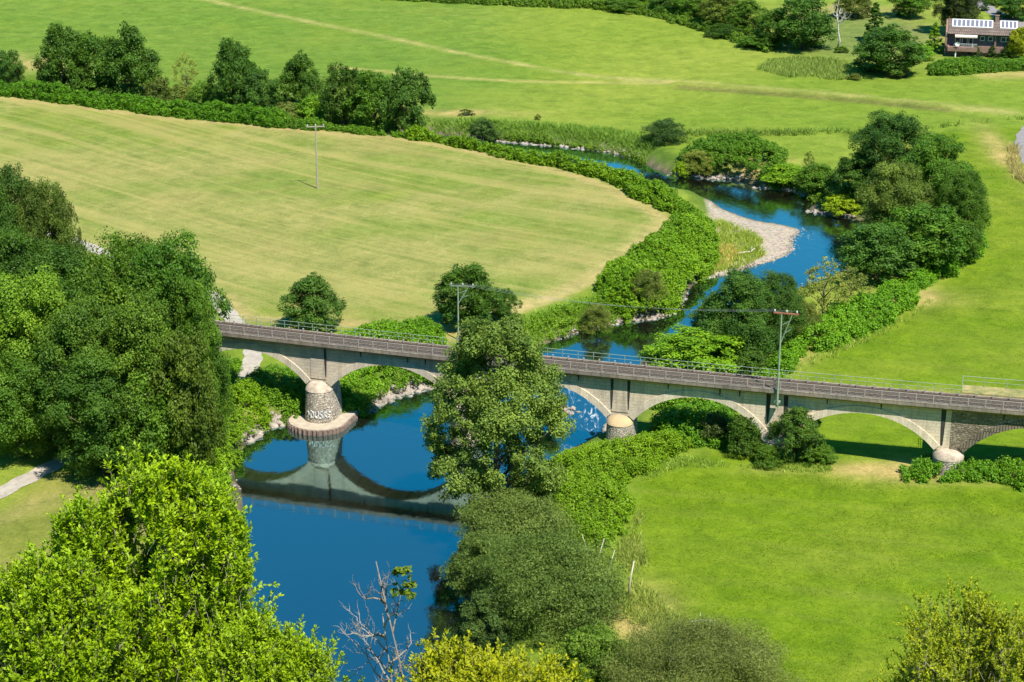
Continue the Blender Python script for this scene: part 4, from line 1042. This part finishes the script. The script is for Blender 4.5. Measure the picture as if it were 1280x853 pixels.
# on the hillside under the viewpoint
def spray_tree(name, cat, X, Y, z0, W, H, zb, shape, ntw, per, ls, colr, label, group=None, r=.15, lean=0.0, tw=(.45, .95), upk=.9, gaps=.5):
    H -= 1.75; W -= .7; pf = PROF[shape]; Hc = H - zb; M = ntw * 3
    t = rng.uniform(0, 1, M) ** .8; a = rng.uniform(0, 6.28, M); q = np.sqrt(rng.uniform(.12, 1.0, M))
    lob = 1 + .16 * np.sin(3 * a + 7 * t + 1) + .12 * np.sin(5 * a - 11 * t) + .10 * np.sin(9 * a + 17 * t)
    rr = W / 2 * pf(t) * q * lob
    P = np.stack([rr * np.cos(a), rr * np.sin(a), zb + Hc * t * (1 + .05 * np.sin(4 * a))], 1)
    g = wob(P[:, 0] + .7 * P[:, 2], P[:, 1] - .6 * P[:, 2], 1.6, 3) + .7 * wob(P[:, 0] - P[:, 2], P[:, 1], .8, 1)
    P = P[np.argsort(-g + gaps * rng.normal(size=M))[:ntw]]
    n = len(P); ax = np.array((0, 0, zb + Hc * .35))
    D = unit(.75 * unit(P - ax) + np.array((0, 0, upk)) + .55 * rng.normal(size=(n, 3))); L = rng.uniform(*tw, n)
    ti = np.repeat(np.arange(n), per); m = len(ti); f = rng.uniform(.05, 1, m) ** .75
    side = unit(np.cross(D[ti], rng.normal(size=(m, 3))))
    T = unit(side + D[ti] * (.35 + .9 * f)[:, None] + .2 * rng.normal(size=(m, 3)))
    s = ls * rng.uniform(.6, 1.25, m) * (1.1 - .25 * f)
    base = P[ti] + D[ti] * (L[ti] * f)[:, None]
    Nn = unit(np.cross(T, np.cross(np.array((0, 0, 1.0)) + .55 * D[ti] + .45 * rng.normal(size=(m, 3)), T))); Bt = np.cross(Nn, T)
    c = base + T * (s * .6)[:, None]; hw = (s * .27)[:, None]; hl = (s * .5)[:, None]; dr = Nn * (s * .07)[:, None]
    V = np.stack([c - T * hl, c - T * hl * .1 + Bt * hw + dr, c + T * hl, c - T * hl * .1 - Bt * hw + dr], 1).reshape(-1, 3)
    lv = np.clip(.5 + (rng.normal(size=n) * .13)[ti] + rng.normal(size=m) * .13 + .10 * (f - .5), 0, 1)
    tr = empty(name, (X, Y, z0), 0); tag(tr, label, cat, group)
    o = link('crown', np_mesh('crown', V, np.arange(4 * m).reshape(m, 4), lv=lv), LEAF, tr); o.color = (*colr, 1)
    k = rng.choice(n, 26, replace=False); mb = trunk_mb(H, zb, P[k], r, 26, lean)
    e = P + D * L[:, None]; s0 = P - D * .25 + np.array((0, 0, -.1)); sd = unit(np.cross(D, rng.normal(size=(n, 3)))) * .011; b2 = np.cross(D, sd)
    for i in range(0, n, 2):
        b = len(mb.v); mb.v += [tuple(s0[i] + sd[i]), tuple(s0[i] - sd[i] * .5 + b2[i]), tuple(s0[i] - sd[i] * .5 - b2[i]), tuple(e[i])]; mb.f += [(b, b + 1, b + 3), (b + 1, b + 2, b + 3), (b + 2, b, b + 3)]
    mb.build('trunk', TWIG, tr, smooth=True); return tr
TWIG = simple('grey_green_twig', (.24, .22, .15), .85, .4, 3)
def hill(px, top, Y, wpx, zb_px=None):
    X = (px - CX) / FPX * (Y / CP + 0) ; zt = at_y(px, top, Y)[2]; X = at_y(px, top + 120, Y)[0]; z0 = tz1(X, Y)
    return dict(X=X, Y=Y, z0=z0, W=wpx / (FPX / (Y * CP + (HC - zt + 2) * SP)), H=zt - z0)
HG = 'trees on the hillside under the viewpoint'
FG = (.28, .42, .006)
spray_tree('foreground_tree', 'tree', **hill(184, 556, 50, 300), zb=9, shape='broad', ntw=6500, per=24, ls=.15, colr=FG, label='bright green leafy tree filling the lower left foreground', group=HG, r=.16)
spray_tree('foreground_tree', 'tree', **hill(268, 590, 51, 140), zb=9, shape='broad', ntw=1900, per=24, ls=.145, colr=(.26, .40, .006), label='bright green tree top at the right shoulder of the largest foreground tree', group=HG, r=.1)
spray_tree('foreground_tree', 'tree', **hill(106, 594, 49, 130), zb=9, shape='broad', ntw=1700, per=24, ls=.145, colr=(.25, .40, .007), label='bright green tree top at the left shoulder of the largest foreground tree', group=HG, r=.1)
spray_tree('foreground_tree', 'tree', **hill(60, 668, 46, 240), zb=8.5, shape='broad', ntw=4200, per=22, ls=.14, colr=(.25, .385, .006), label='bright green tree in the bottom left corner', group=HG, r=.15)
spray_tree('foreground_tree', 'tree', **hill(328, 748, 47, 290), zb=9, shape='dome', ntw=3800, per=22, ls=.13, colr=(.26, .39, .006), label='lower bright green tree reaching over the water at bottom left', group=HG, r=.13)
spray_tree('foreground_tree', 'tree', **hill(598, 778, 45, 320), zb=10, shape='dome', ntw=3600, per=20, ls=.135, colr=(.33, .36, .006), label='yellow green tree top at the bottom centre', group=HG, r=.12)
spray_tree('foreground_tree', 'tree', **hill(1238, 726, 52, 300), zb=10, shape='round', ntw=5200, per=30, ls=.10, colr=(.30, .36, .012), label='small leaved olive yellow tree in the bottom right corner', group=HG, r=.13, tw=(.4, .8), upk=.5, gaps=.35)

# ------------------------------------------------------------------ knotweed thickets and hedges
def thicket(name, label, poly, h, ls, dens, colr, group=None, edge=2.0, sp=.85, cat='hedge', r0=.60, lumps=.20, aspect=.8):
    ls *= .72; dens *= 1.25
    lo, hi = poly.min(0), poly.max(0)
    gx_, gy_ = np.meshgrid(np.arange(lo[0], hi[0], sp), np.arange(lo[1], hi[1], sp)); P = np.stack([gx_.ravel(), gy_.ravel()], 1); P += rng.uniform(-.5, .5, P.shape) * sp
    d = -sdist(P, poly) + .9 * wob(P[:, 0], P[:, 1], 5, 6); P, d = P[d > 0], d[d > 0]
    ok = (sdist(P, RIVER) > -.7); P, d = P[ok], d[ok]
    n = len(P)
    hh = h * (.55 + .45 * sstep(d / edge)) * (1 + lumps * wob(P[:, 0], P[:, 1], 4.5, 5) + lumps * .8 * wob(P[:, 0], P[:, 1], 13, 4)) * rng.uniform(.86, 1.12, n)
    hh = np.maximum(hh, .5)
    g = tz(P[:, 0], P[:, 1]); g = np.maximum(g, .1)
    cs, rs = [], []
    for f, sel in ((1.0, d > -1), (.62, d < 1.8), (.28, d < 1.5)):
        q = P[sel]; rr = r0 * rng.uniform(.7, 1.3, sel.sum()); rr = np.minimum(rr, hh[sel] * .6)
        c = np.stack([q[:, 0] + rng.normal(size=len(q)) * .15, q[:, 1] + rng.normal(size=len(q)) * .15, g[sel] + hh[sel] * f - rr * .8], 1); cs.append(c); rs.append(rr)
    Cc = np.vstack(cs); Rc = np.concatenate(rs); m = len(Cc)
    cnt = np.maximum((dens * Rc ** 2 / r0 ** 2).astype(int), 4); ci = np.repeat(np.arange(m), cnt); n = len(ci)
    dd = unit(rng.normal(size=(n, 3)) + np.array((0, 0, .55)))
    Pl = Cc[ci] + dd * (Rc[ci] * rng.uniform(.5, 1.15, n))[:, None]
    Nn = unit(.5 * dd + np.array((0, 0, .75)) + .5 * rng.normal(size=(n, 3)))
    lv = .5 + (rng.normal(size=m) * .08 + .13 * wob(Cc[:, 0], Cc[:, 1], 7, 1))[ci] + rng.normal(size=n) * .15
    org = np.array([*poly.mean(0), 0.0]); V, Fq, lv = leaves(Pl - org, Nn, ls, lv, aspect)
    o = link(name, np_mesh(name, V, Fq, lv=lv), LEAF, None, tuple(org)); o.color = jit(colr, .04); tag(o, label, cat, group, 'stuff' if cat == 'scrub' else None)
    return o
def band(foot, w):
    """polygon from a foot line (photo pixels) going back w metres"""
    p = chaikin(gl(foot), 1); d = np.gradient(p, axis=0); d /= np.hypot(d[:, 0], d[:, 1])[:, None]; nrm = np.stack([-d[:, 1], d[:, 0]], 1)
    w = np.interp(np.linspace(0, 1, len(p)), np.linspace(0, 1, len(w)), w) if isinstance(w, (list, tuple)) else w
    q = p + nrm * (np.asarray(w)[..., None] if np.ndim(w) else w)
    return np.vstack([p, q[::-1]])
HK = 'knotweed hedges along the river'
thicket('knotweed_hedge', 'long straight knotweed hedge along the top left edge of the mown field', band([(-120, 102), (0, 120), (100, 133), (200, 145), (300, 155), (352, 160)], [5, 5, 4.5, 4]), 3.0, .42, 62, KD, HK)
thicket('knotweed_hedge', 'short dim hedge between the straight hedge and the last tree clump', band([(345, 160), (400, 164), (460, 169), (515, 174)], [4, 3, 2, 2]), 1.8, .40, 50, (.05, .12, .012), HK)
thicket('knotweed_hedge', 'curving knotweed hedge along the right edge of the mown field', band([(508, 174), (560, 183), (620, 195), (690, 210), (740, 221), (780, 236)], [2.2, 2.8, 3.2, 3.5, 4, 5]), 2.45, .42, 66, KN, HK)
thicket('knotweed_hedge', 'wide bright knotweed bank inside the river bend beside the gravel bar', gl([(772, 235), (800, 250), (836, 268), (844, 282), (828, 298), (800, 318), (770, 340), (750, 358), (758, 380), (800, 393), (835, 384), (856, 366), (880, 346), (893, 322), (897, 295), (888, 274), (860, 256), (830, 243), (790, 232)]), 3.2, .40, 70, KN, HK, edge=3)
thicket('grassy_bank_scrub', 'low green scrub on the bank between the wide knotweed and the bridge', gl([(762, 365), (720, 380), (670, 396), (650, 412), (660, 428), (700, 416), (750, 402), (800, 396), (775, 388)]), 1.0, .34, 48, (.075, .155, .014), None, cat='scrub')
thicket('knotweed_mound', 'dark rounded knotweed mound on the far bank opposite the curving hedge', gl([(850, 200), (865, 190), (905, 186), (950, 192), (980, 205), (985, 218), (955, 226), (905, 222), (860, 216)]), 3.6, .42, 62, (.042, .112, .014), None, edge=3)
thicket('knotweed_hedge', 'knotweed hedge from the tall pole up to the big right bank trees', gl([(975, 470), (1000, 452), (1040, 436), (1100, 412), (1142, 386), (1146, 374), (1110, 368), (1070, 384), (1030, 400), (990, 430), (955, 462)]), 3.0, .38, 66, (.058, .150, .010), HK, edge=2.5)
thicket('knotweed_hedge', 'knotweed strip at the right foot of the big right bank trees', gl([(1140, 368), (1185, 346), (1222, 322), (1228, 300), (1205, 300), (1165, 335), (1130, 352)]), 2.6, .38, 60, (.058, .150, .010), HK)
thicket('knotweed_hedge', 'hedge behind the bridge railing left of the round dark tree', gl([(400, 436), (430, 420), (480, 412), (535, 414), (556, 428), (556, 446), (480, 446)]), 2.4, .36, 60, (.062, .155, .010), HK)
thicket('knotweed_thicket', 'thicket on the river bank seen through the second bridge arch', gl([(430, 505), (428, 478), (470, 458), (520, 455), (560, 466), (530, 480), (490, 488), (460, 498)]), 1.9, .34, 60, (.068, .165, .012), HK)
thicket('knotweed_thicket', 'bright knotweed slope on the left bank above the water before the bridge', gl([(345, 512), (338, 530), (312, 545), (296, 566), (285, 590), (270, 625), (215, 640), (180, 600), (200, 560), (250, 520), (285, 490), (322, 488)]), 2.3, .32, 64, KN, HK)
thicket('knotweed_thicket', 'green thicket along the left water edge behind the bright foreground tree', gl([(268, 622), (298, 632), (304, 660), (304, 690), (314, 730), (298, 780), (225, 770), (215, 650)]), 1.9, .32, 60, KN, HK)
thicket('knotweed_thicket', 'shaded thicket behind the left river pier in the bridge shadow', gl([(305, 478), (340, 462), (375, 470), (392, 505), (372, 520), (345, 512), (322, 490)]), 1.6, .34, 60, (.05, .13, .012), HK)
thicket('knotweed_thicket', 'small green thicket beside the path under the leftmost arch', gl([(260, 478), (275, 462), (298, 452), (302, 470), (290, 492), (265, 500)]), 1.8, .32, 60, KN, HK)
thicket('knotweed_thicket', 'large bright knotweed field between the poplar and the right meadow', gl([(690, 588), (732, 566), (780, 566), (835, 556), (862, 560), (845, 574), (800, 588), (786, 610), (782, 640), (776, 672), (745, 690), (700, 676), (668, 650), (672, 612)]), 2.3, .30, 72, KN, HK, edge=3)
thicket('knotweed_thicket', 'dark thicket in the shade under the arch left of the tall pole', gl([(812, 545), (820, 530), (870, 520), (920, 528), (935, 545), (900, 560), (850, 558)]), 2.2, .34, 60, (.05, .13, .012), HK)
thicket('knotweed_thicket', 'leafy green bank seen through the arch left of the tall pole', gl([(800, 512), (840, 488), (900, 488), (945, 505), (920, 522), (850, 520)]), 2.4, .36, 60, (.058, .15, .011), HK)
thicket('knotweed_hedge', 'low hedge behind the bridge railing right of the low bright tree', gl([(925, 486), (940, 476), (985, 478), (985, 492), (940, 494)]), 1.9, .34, 56, KN, HK)
thicket('knotweed_hedge', 'knotweed clump hiding the foot of the right hand stone pier', gl([(1132, 592), (1150, 580), (1200, 578), (1240, 582), (1238, 600), (1190, 606), (1140, 602)]), 1.7, .32, 66, (.055, .14, .010), HK)
thicket('knotweed_hedge', 'knotweed clump at the right edge in front of the stone arch', gl([(1244, 588), (1270, 580), (1330, 584), (1330, 612), (1275, 618), (1262, 606), (1242, 600)]), 1.8, .32, 66, (.055, .14, .010), HK)
thicket('garden_hedge', 'trimmed green hedge below the brick house', gl([(1158, 86), (1200, 81), (1290, 79), (1290, 89), (1200, 94), (1165, 95)]), 1.9, .42, 56, (.045, .11, .013), None, cat='hedge')
thicket('hedgerow', 'low hedgerow along the far edge of the upper meadow', gl([(480, 0), (560, 5), (700, 10), (780, 14), (850, 30), (960, 66), (950, 58), (850, 18), (780, 4), (700, 0), (560, -5), (480, -6)]), 2.2, .5, 40, (.055, .12, .018), None, cat='hedge')
thicket('bank_scrub', 'rough green scrub along the far bank left of the knotweed mound', gl([(545, 158), (600, 158), (680, 164), (740, 172), (800, 182), (812, 192), (770, 188), (720, 180), (640, 171), (600, 167), (540, 163)]), 1.4, .40, 40, (.056, .115, .016), None, cat='scrub')
thicket('bank_scrub', 'green weeds behind the second stony spit', gl([(948, 228), (970, 212), (1000, 212), (1035, 226), (1040, 246), (1012, 242), (985, 236)]), 1.3, .36, 40, (.075, .15, .014), None, cat='scrub')

# ------------------------------------------------------------------ tall grass
def grass(name, poly, n, h, w, colr, per=5):
    lo, hi = poly.min(0), poly.max(0); P = rng.uniform(lo, hi, (int(n * 1.8), 2)); P = P[inside(P, poly)][:n]; P = P[rng.uniform(size=len(P)) < sstep(-sdist(P, poly) / 2.0 + .6 * wob(P[:, 0], P[:, 1], 5, 2) + .35)]
    P = P[rng.uniform(size=len(P)) < .45 + .55 * sstep(.5 + .7 * wob(P[:, 0], P[:, 1], 4, 3))]
    P = P[sdist(P, RIVER) > .3]; P = np.repeat(P, per, 0) + rng.normal(size=(len(P) * per, 2)) * .22; m = len(P); g = np.maximum(tz(P[:, 0], P[:, 1]), 0)
    a = rng.uniform(0, 6.28, m); hh = h * rng.uniform(.5, 1.25, m); ww = w * rng.uniform(.6, 1.3, m)
    base = np.stack([P[:, 0], P[:, 1], g - .03], 1); sd_ = np.stack([np.cos(a), np.sin(a), 0 * a], 1) * ww[:, None]
    tip = base + np.stack([rng.normal(size=m) * .55 * hh, rng.normal(size=m) * .55 * hh, hh], 1); mid = base * .45 + tip * .55
    V = np.stack([base - sd_, base + sd_, mid + sd_ * .8, tip, mid - sd_ * .8], 1).reshape(-1, 3)
    F5 = np.arange(5 * m).reshape(m, 5); org = np.array([*poly.mean(0), 0]); o = link(name, np_mesh(name, V - org, F5, lv=np.clip(.5 + rng.normal(size=m) * .25, 0, 1)), BLADE, None, tuple(org)); o.color = (*[c * 2.4 for c in colr], 1)
    return struct(o, 'stuff')
grass('tall_grass', gl([(890, 262), (925, 270), (952, 288), (955, 305), (935, 318), (905, 325), (885, 330), (878, 325), (898, 300)]), 2600, 1.0, .05, (.16, .20, .035))
grass('dry_grass', gl([(898, 300), (915, 296), (925, 305), (915, 318), (895, 322)]), 500, .9, .05, (.36, .27, .10))
grass('bank_grass', gl([(540, 150), (600, 150), (720, 158), (830, 172), (810, 190), (720, 184), (640, 176), (560, 166)]), 5200, 1.0, .06, (.095, .155, .024))
grass('reed_edge', gl([(830, 164), (900, 165), (1000, 164), (1100, 163), (1160, 160), (1220, 152), (1290, 146), (1290, 150), (1200, 158), (1100, 169), (1000, 170), (900, 171), (830, 172)]), 2600, 1.1, .07, (.085, .125, .022))
grass('rough_grass', gl([(945, 88), (960, 76), (1000, 72), (1050, 74), (1075, 95), (1050, 101), (990, 98)]), 3500, .9, .07, (.12, .16, .035))
grass('bank_grass', gl([(762, 362), (700, 384), (645, 400), (620, 425), (660, 440), (720, 418), (800, 402), (835, 392), (800, 390)]), 4500, .7, .05, (.11, .18, .022))
grass('bank_grass', gl([(425, 515), (432, 480), (480, 468), (530, 474), (500, 488), (470, 498), (455, 512)]), 2000, .8, .05, (.13, .19, .028))
grass('bank_grass', gl([(770, 690), (800, 640), (806, 700), (830, 760), (880, 790), (820, 800), (770, 770)]), 2600, .7, .04, (.14, .17, .035))
grass('bank_grass', gl([(800, 592), (850, 572), (930, 578), (1040, 584), (1040, 592), (930, 588), (850, 584), (808, 602)]), 2000, .5, .04, (.12, .175, .025))
grass('verge_grass', gl([(1262, 180), (1272, 175), (1275, 215), (1300, 240), (1270, 225), (1258, 205)]), 1200, 1.2, .06, (.20, .17, .07))
grass('bank_grass', gl([(985, 482), (990, 460), (1040, 436), (1100, 412), (1150, 385), (1165, 372), (1160, 385), (1110, 418), (1050, 444), (1005, 470)]), 2200, .55, .05, (.15, .19, .035))

# ------------------------------------------------------------------ stones along the waterline
STONE = simple('river_stone', (.34, .29, .245), .9, .5, .35, bump=.4)
def stones(name, line_px, n, r, spread, z=.15):
    line = chaikin(px_line(line_px, 0), 2); seg = np.hypot(*np.diff(line, axis=0).T); cs_ = np.concatenate([[0], np.cumsum(seg)]); u_ = rng.uniform(0, cs_[-1], n)
    x = np.interp(u_, cs_, line[:, 0]) + rng.normal(size=n) * spread; y = np.interp(u_, cs_, line[:, 1]) + rng.normal(size=n) * spread
    bm = bmesh.new(); bmesh.ops.create_icosphere(bm, subdivisions=1, radius=1); iv = np.array([v.co[:] for v in bm.verts]); fi = np.array([[v.index for v in f.verts] for f in bm.faces]); bm.free()
    k = len(iv); rr = r * rng.uniform(.4, 1.5, n) ** 1.3; g = np.maximum(tz(x, y), -.1)
    V = iv[None] * (1 + .25 * rng.normal(size=(n, k, 1))) * (rr[:, None, None] * rng.uniform(.7, 1.3, (n, 1, 3)) * np.array((1.1, 1.1, .7))) + np.stack([x, y, g + z * .5], 1)[:, None]
    Fi = (fi[None] + (np.arange(n) * k)[:, None, None]).reshape(-1, 3)
    return struct(link(name, np_mesh(name, V.reshape(-1, 3), Fi), STONE), 'stuff')
stones('bank_stones', [(545, 482), (520, 488), (494, 494), (471, 503), (460, 513)], 260, .30, .6)
stones('bank_stones', [(350, 527), (330, 535), (307, 552)], 90, .36, .5)
stones('bank_stones', [(288, 595), (303, 616), (298, 660), (308, 722), (290, 780)], 40, .26, .4)
stones('bank_stones', [(855, 366), (845, 384), (836, 395), (800, 400), (760, 406), (720, 416), (690, 426)], 260, .22, .4)
stones('bank_stones', [(835, 219), (862, 221), (878, 223), (925, 225)], 120, .26, .3); stones('bank_stones', [(944, 235), (990, 237), (1008, 245)], 110, .26, .3)
stones('bank_stones', [(1008, 264), (1040, 269), (1068, 272)], 110, .28, .3); stones('bank_stones', [(620, 177), (680, 182), (740, 187), (800, 199)], 160, .30, .3)
stones('bank_stones', [(764, 534), (756, 545), (738, 553)], 40, .3, .5); stones('bank_stones', [(672, 514), (690, 518), (712, 514), (716, 512)], 60, .24, .6)
stones('gravel_stones', [(1005, 288), (990, 300), (990, 315), (966, 326), (938, 334), (913, 343), (878, 349)], 320, .14, .5, .02)
# driftwood
x, y = at(932, 318, .5); d = MB().tube([(-1.9, -.6, .3), (-.5, -.1, .55), (.8, .2, .6), (1.6, .6, 1.1)], [.14, .18, .15, .05], 6).tube([(.8, .2, .6), (1.0, -.2, 1.6)], [.12, .06], 5).build('driftwood', PALEBARK, None, True, (x, y, tz1(x, y)))
tag(d, 'pale driftwood log lying on the gravel bar', 'driftwood')
# dead things
def dead(name, label, X, Y, z0, H, r, seed, nb, spread, mat, cat='dead tree', curve=.0, up=.5):
    g = np.random.default_rng(seed); mb = MB(); pts = [(0, 0, 0)]
    for k in range(1, 7): pts.append((curve * H * (k / 6) ** 2 + g.normal() * .02 * H, g.normal() * .02 * H, H * k / 6))
    mb.tube(pts, [r * (1 - k / 7.5) for k in range(7)], 6)
    def branch(p, d, L, rr, lev):
        q = [Vector(p)]; d = Vector(d)
        for k in range(4): d = (d + Vector(g.normal(size=3)) * .28 + Vector((0, 0, .10))).normalized(); q.append(q[-1] + d * L / 4)
        mb.tube(q, [rr, rr * .8, rr * .6, rr * .42, rr * .2], 5)
        if lev:
            for k in (2, 3, 3, 4): branch(q[k], (d + Vector(g.normal(size=3)) * .7).normalized(), L * .5, rr * .45, lev - 1)
    for k in range(nb):
        f = g.uniform(.35, .98); i = int(f * 6); a = g.uniform(0, 6.28)
        branch(Vector(pts[i]).lerp(Vector(pts[min(i + 1, 6)]), f * 6 - i), (math.cos(a), math.sin(a) * .6, up), spread * g.uniform(.5, 1.1), r * .5, 2)
    o = mb.build(name, mat, None, True, (X, Y, z0)); tag(o, label, cat); return o
hd = hill(478, 758, 47, 100); dead('dead_tree', 'bare grey dead tree top against the blue water', hd['X'], hd['Y'], hd['z0'], hd['H'], .07, 5, 24, 1.5, simple('grey_dead_wood', (.34, .30, .26), .9, .4, 4), up=.7)
hd = hill(520, 712, 46, 100); t2_ = dead('dead_tree', 'leaning half dead tree with a leaf tuft at its tip', hd['X'], hd['Y'], hd['z0'], hd['H'], .07, 9, 14, 1.0, simple('dark_dead_wood', (.24, .20, .16), .9, .4, 4), curve=-.02, up=.6)
V, Fq, lv, L = crown(.8, .9, 0, 'round', 2, 9, 420, .13, lobe=(.7, .8)); o = link('leaf_tuft', np_mesh('leaf_tuft', V, Fq, lv=lv), LEAF, t2_, (-.02 * hd['H'], 0, hd['H'] - .8)); o.color = (.13, .20, .012, 1)
x, y = gp(785, 748); MBx = MB(); hh = at_y(792, 702, y)[2] - tz1(x, y)
tag(MBx.tube([(0, 0, -.2), (.2, .1, hh * .5), (.55, .1, hh)], [.14, .11, .05], 6).build('dead_snag', PALEBARK, None, True, (x, y, tz1(x, y))), 'pale upright dead stem at the edge of the right meadow', 'dead stem')
for k, (px, b_, tp, lx) in enumerate(((733, 735, 668, .9), (748, 738, 674, -.8), (762, 742, 688, -.7))):
    x, y = gp(px, b_ + 20); z = tz1(x, y); zt = at_y(px, tp, y)[2]
    tag(MB().tube([(lx, 0, 0), (lx * .4, 0, (zt - z) * .6), (-lx * .6, .1, zt - z)], [.07, .06, .03], 5).build('dead_stick', PALEBARK, None, True, (x, y, z)), 'pale bare stick rising from the largest willow shrub', 'dead stick', 'bare sticks in the largest willow')
x, y = gp(1046, 62); z = tz1(x, y)
dead('bare_tree', 'white bare forked trunk beside the large dark meadow edge tree', x, y, z, at_y(1046, -4, y)[2] - z, .28, 3, 5, 3.0, simple('white_bark', (.5, .47, .42), .8, .3, 2))

x, y = gp(878, 779); z = tz1(x, y); tag(MB().tube([(-1.3, 0, .12), (0, .2, .2), (1.3, .1, .25)], [.08, .11, .05], 6).tube([(-.3, .15, .2), (-.2, .3, 1.0)], [.05, .02], 5).build('fallen_branch', PALEBARK, None, True, (x, y, z)), 'pale fallen branch on the meadow above the wide grey green willow', 'fallen branch')
# short turf, so that the fields have a nap
grass('meadow_grass', gl([(800, 592), (930, 590), (1120, 600), (1290, 620), (1400, 900), (900, 900), (830, 770), (795, 660)]), 26000, .10, .06, (.068, .107, .005), per=3)
grass('meadow_grass', gl([(1000, 470), (1150, 395), (1235, 320), (1240, 240), (1200, 190), (1300, 170), (1300, 470), (1200, 480)]), 20000, .10, .06, (.068, .107, .005), per=3)
grass('stubble_grass', gl([(0, 135), (200, 150), (360, 165), (510, 178), (660, 208), (790, 250), (835, 280), (780, 330), (650, 388), (540, 405), (300, 398), (120, 300), (0, 250)]), 30000, .08, .06, (.125, .135, .036), per=3)
# ================================================================== light, sky, camera
SUN_EL, SX, SY = math.radians(58), .56, -.83
w = bpy.data.worlds.new('World'); sc.world = w; w.use_nodes = True; nt = w.node_tree
bg = nt.nodes['Background']; sky = nt.nodes.new('ShaderNodeTexSky'); sky.sky_type = 'NISHITA'; sky.sun_disc = False
sky.sun_elevation = SUN_EL; sky.sun_rotation = math.atan2(SX, SY); sky.air_density = 1.0; sky.dust_density = .2; sky.ozone_density = 1.6; sky.altitude = 200
hs = nt.nodes.new('ShaderNodeHueSaturation'); hs.inputs['Saturation'].default_value = 1.5; hs.inputs['Hue'].default_value = .478; nt.links.new(sky.outputs[0], hs.inputs['Color']); nt.links.new(hs.outputs[0], bg.inputs[0]); bg.inputs[1].default_value = .10
sl_ = bpy.data.lights.new('sun', 'SUN'); sl_.energy = 5.0; sl_.angle = math.radians(.53); sl_.color = (1, .945, .83)
so = bpy.data.objects.new('sun', sl_); COL.objects.link(so)
d = Vector((SX, SY, 0)).normalized() * math.cos(SUN_EL) + Vector((0, 0, math.sin(SUN_EL)))
so.rotation_euler = d.to_track_quat('Z', 'Y').to_euler(); so.location = (80, -60, 160)
cam = bpy.data.cameras.new('camera'); co = bpy.data.objects.new('camera', cam); COL.objects.link(co)
cam.sensor_width = 36; cam.sensor_fit = 'HORIZONTAL'; cam.lens = FPX / 1280 * 36; cam.clip_start = .5; cam.clip_end = 6000
co.location = (0, 0, HC); co.rotation_euler = (PI / 2 - PITCH, 0, 0); sc.camera = co
sc.view_settings.view_transform = 'Standard'; sc.view_settings.look = 'None'; sc.view_settings.gamma = 1; sc.view_settings.use_curve_mapping = False
sc.view_settings.exposure = .60
cy = sc.cycles; cy.use_denoising = True; cy.max_bounces = 6; cy.diffuse_bounces = 2; cy.glossy_bounces = 2; cy.transmission_bounces = 3; cy.use_adaptive_sampling = True; cy.adaptive_threshold = .02
cy.caustics_reflective = False; cy.caustics_refractive = False
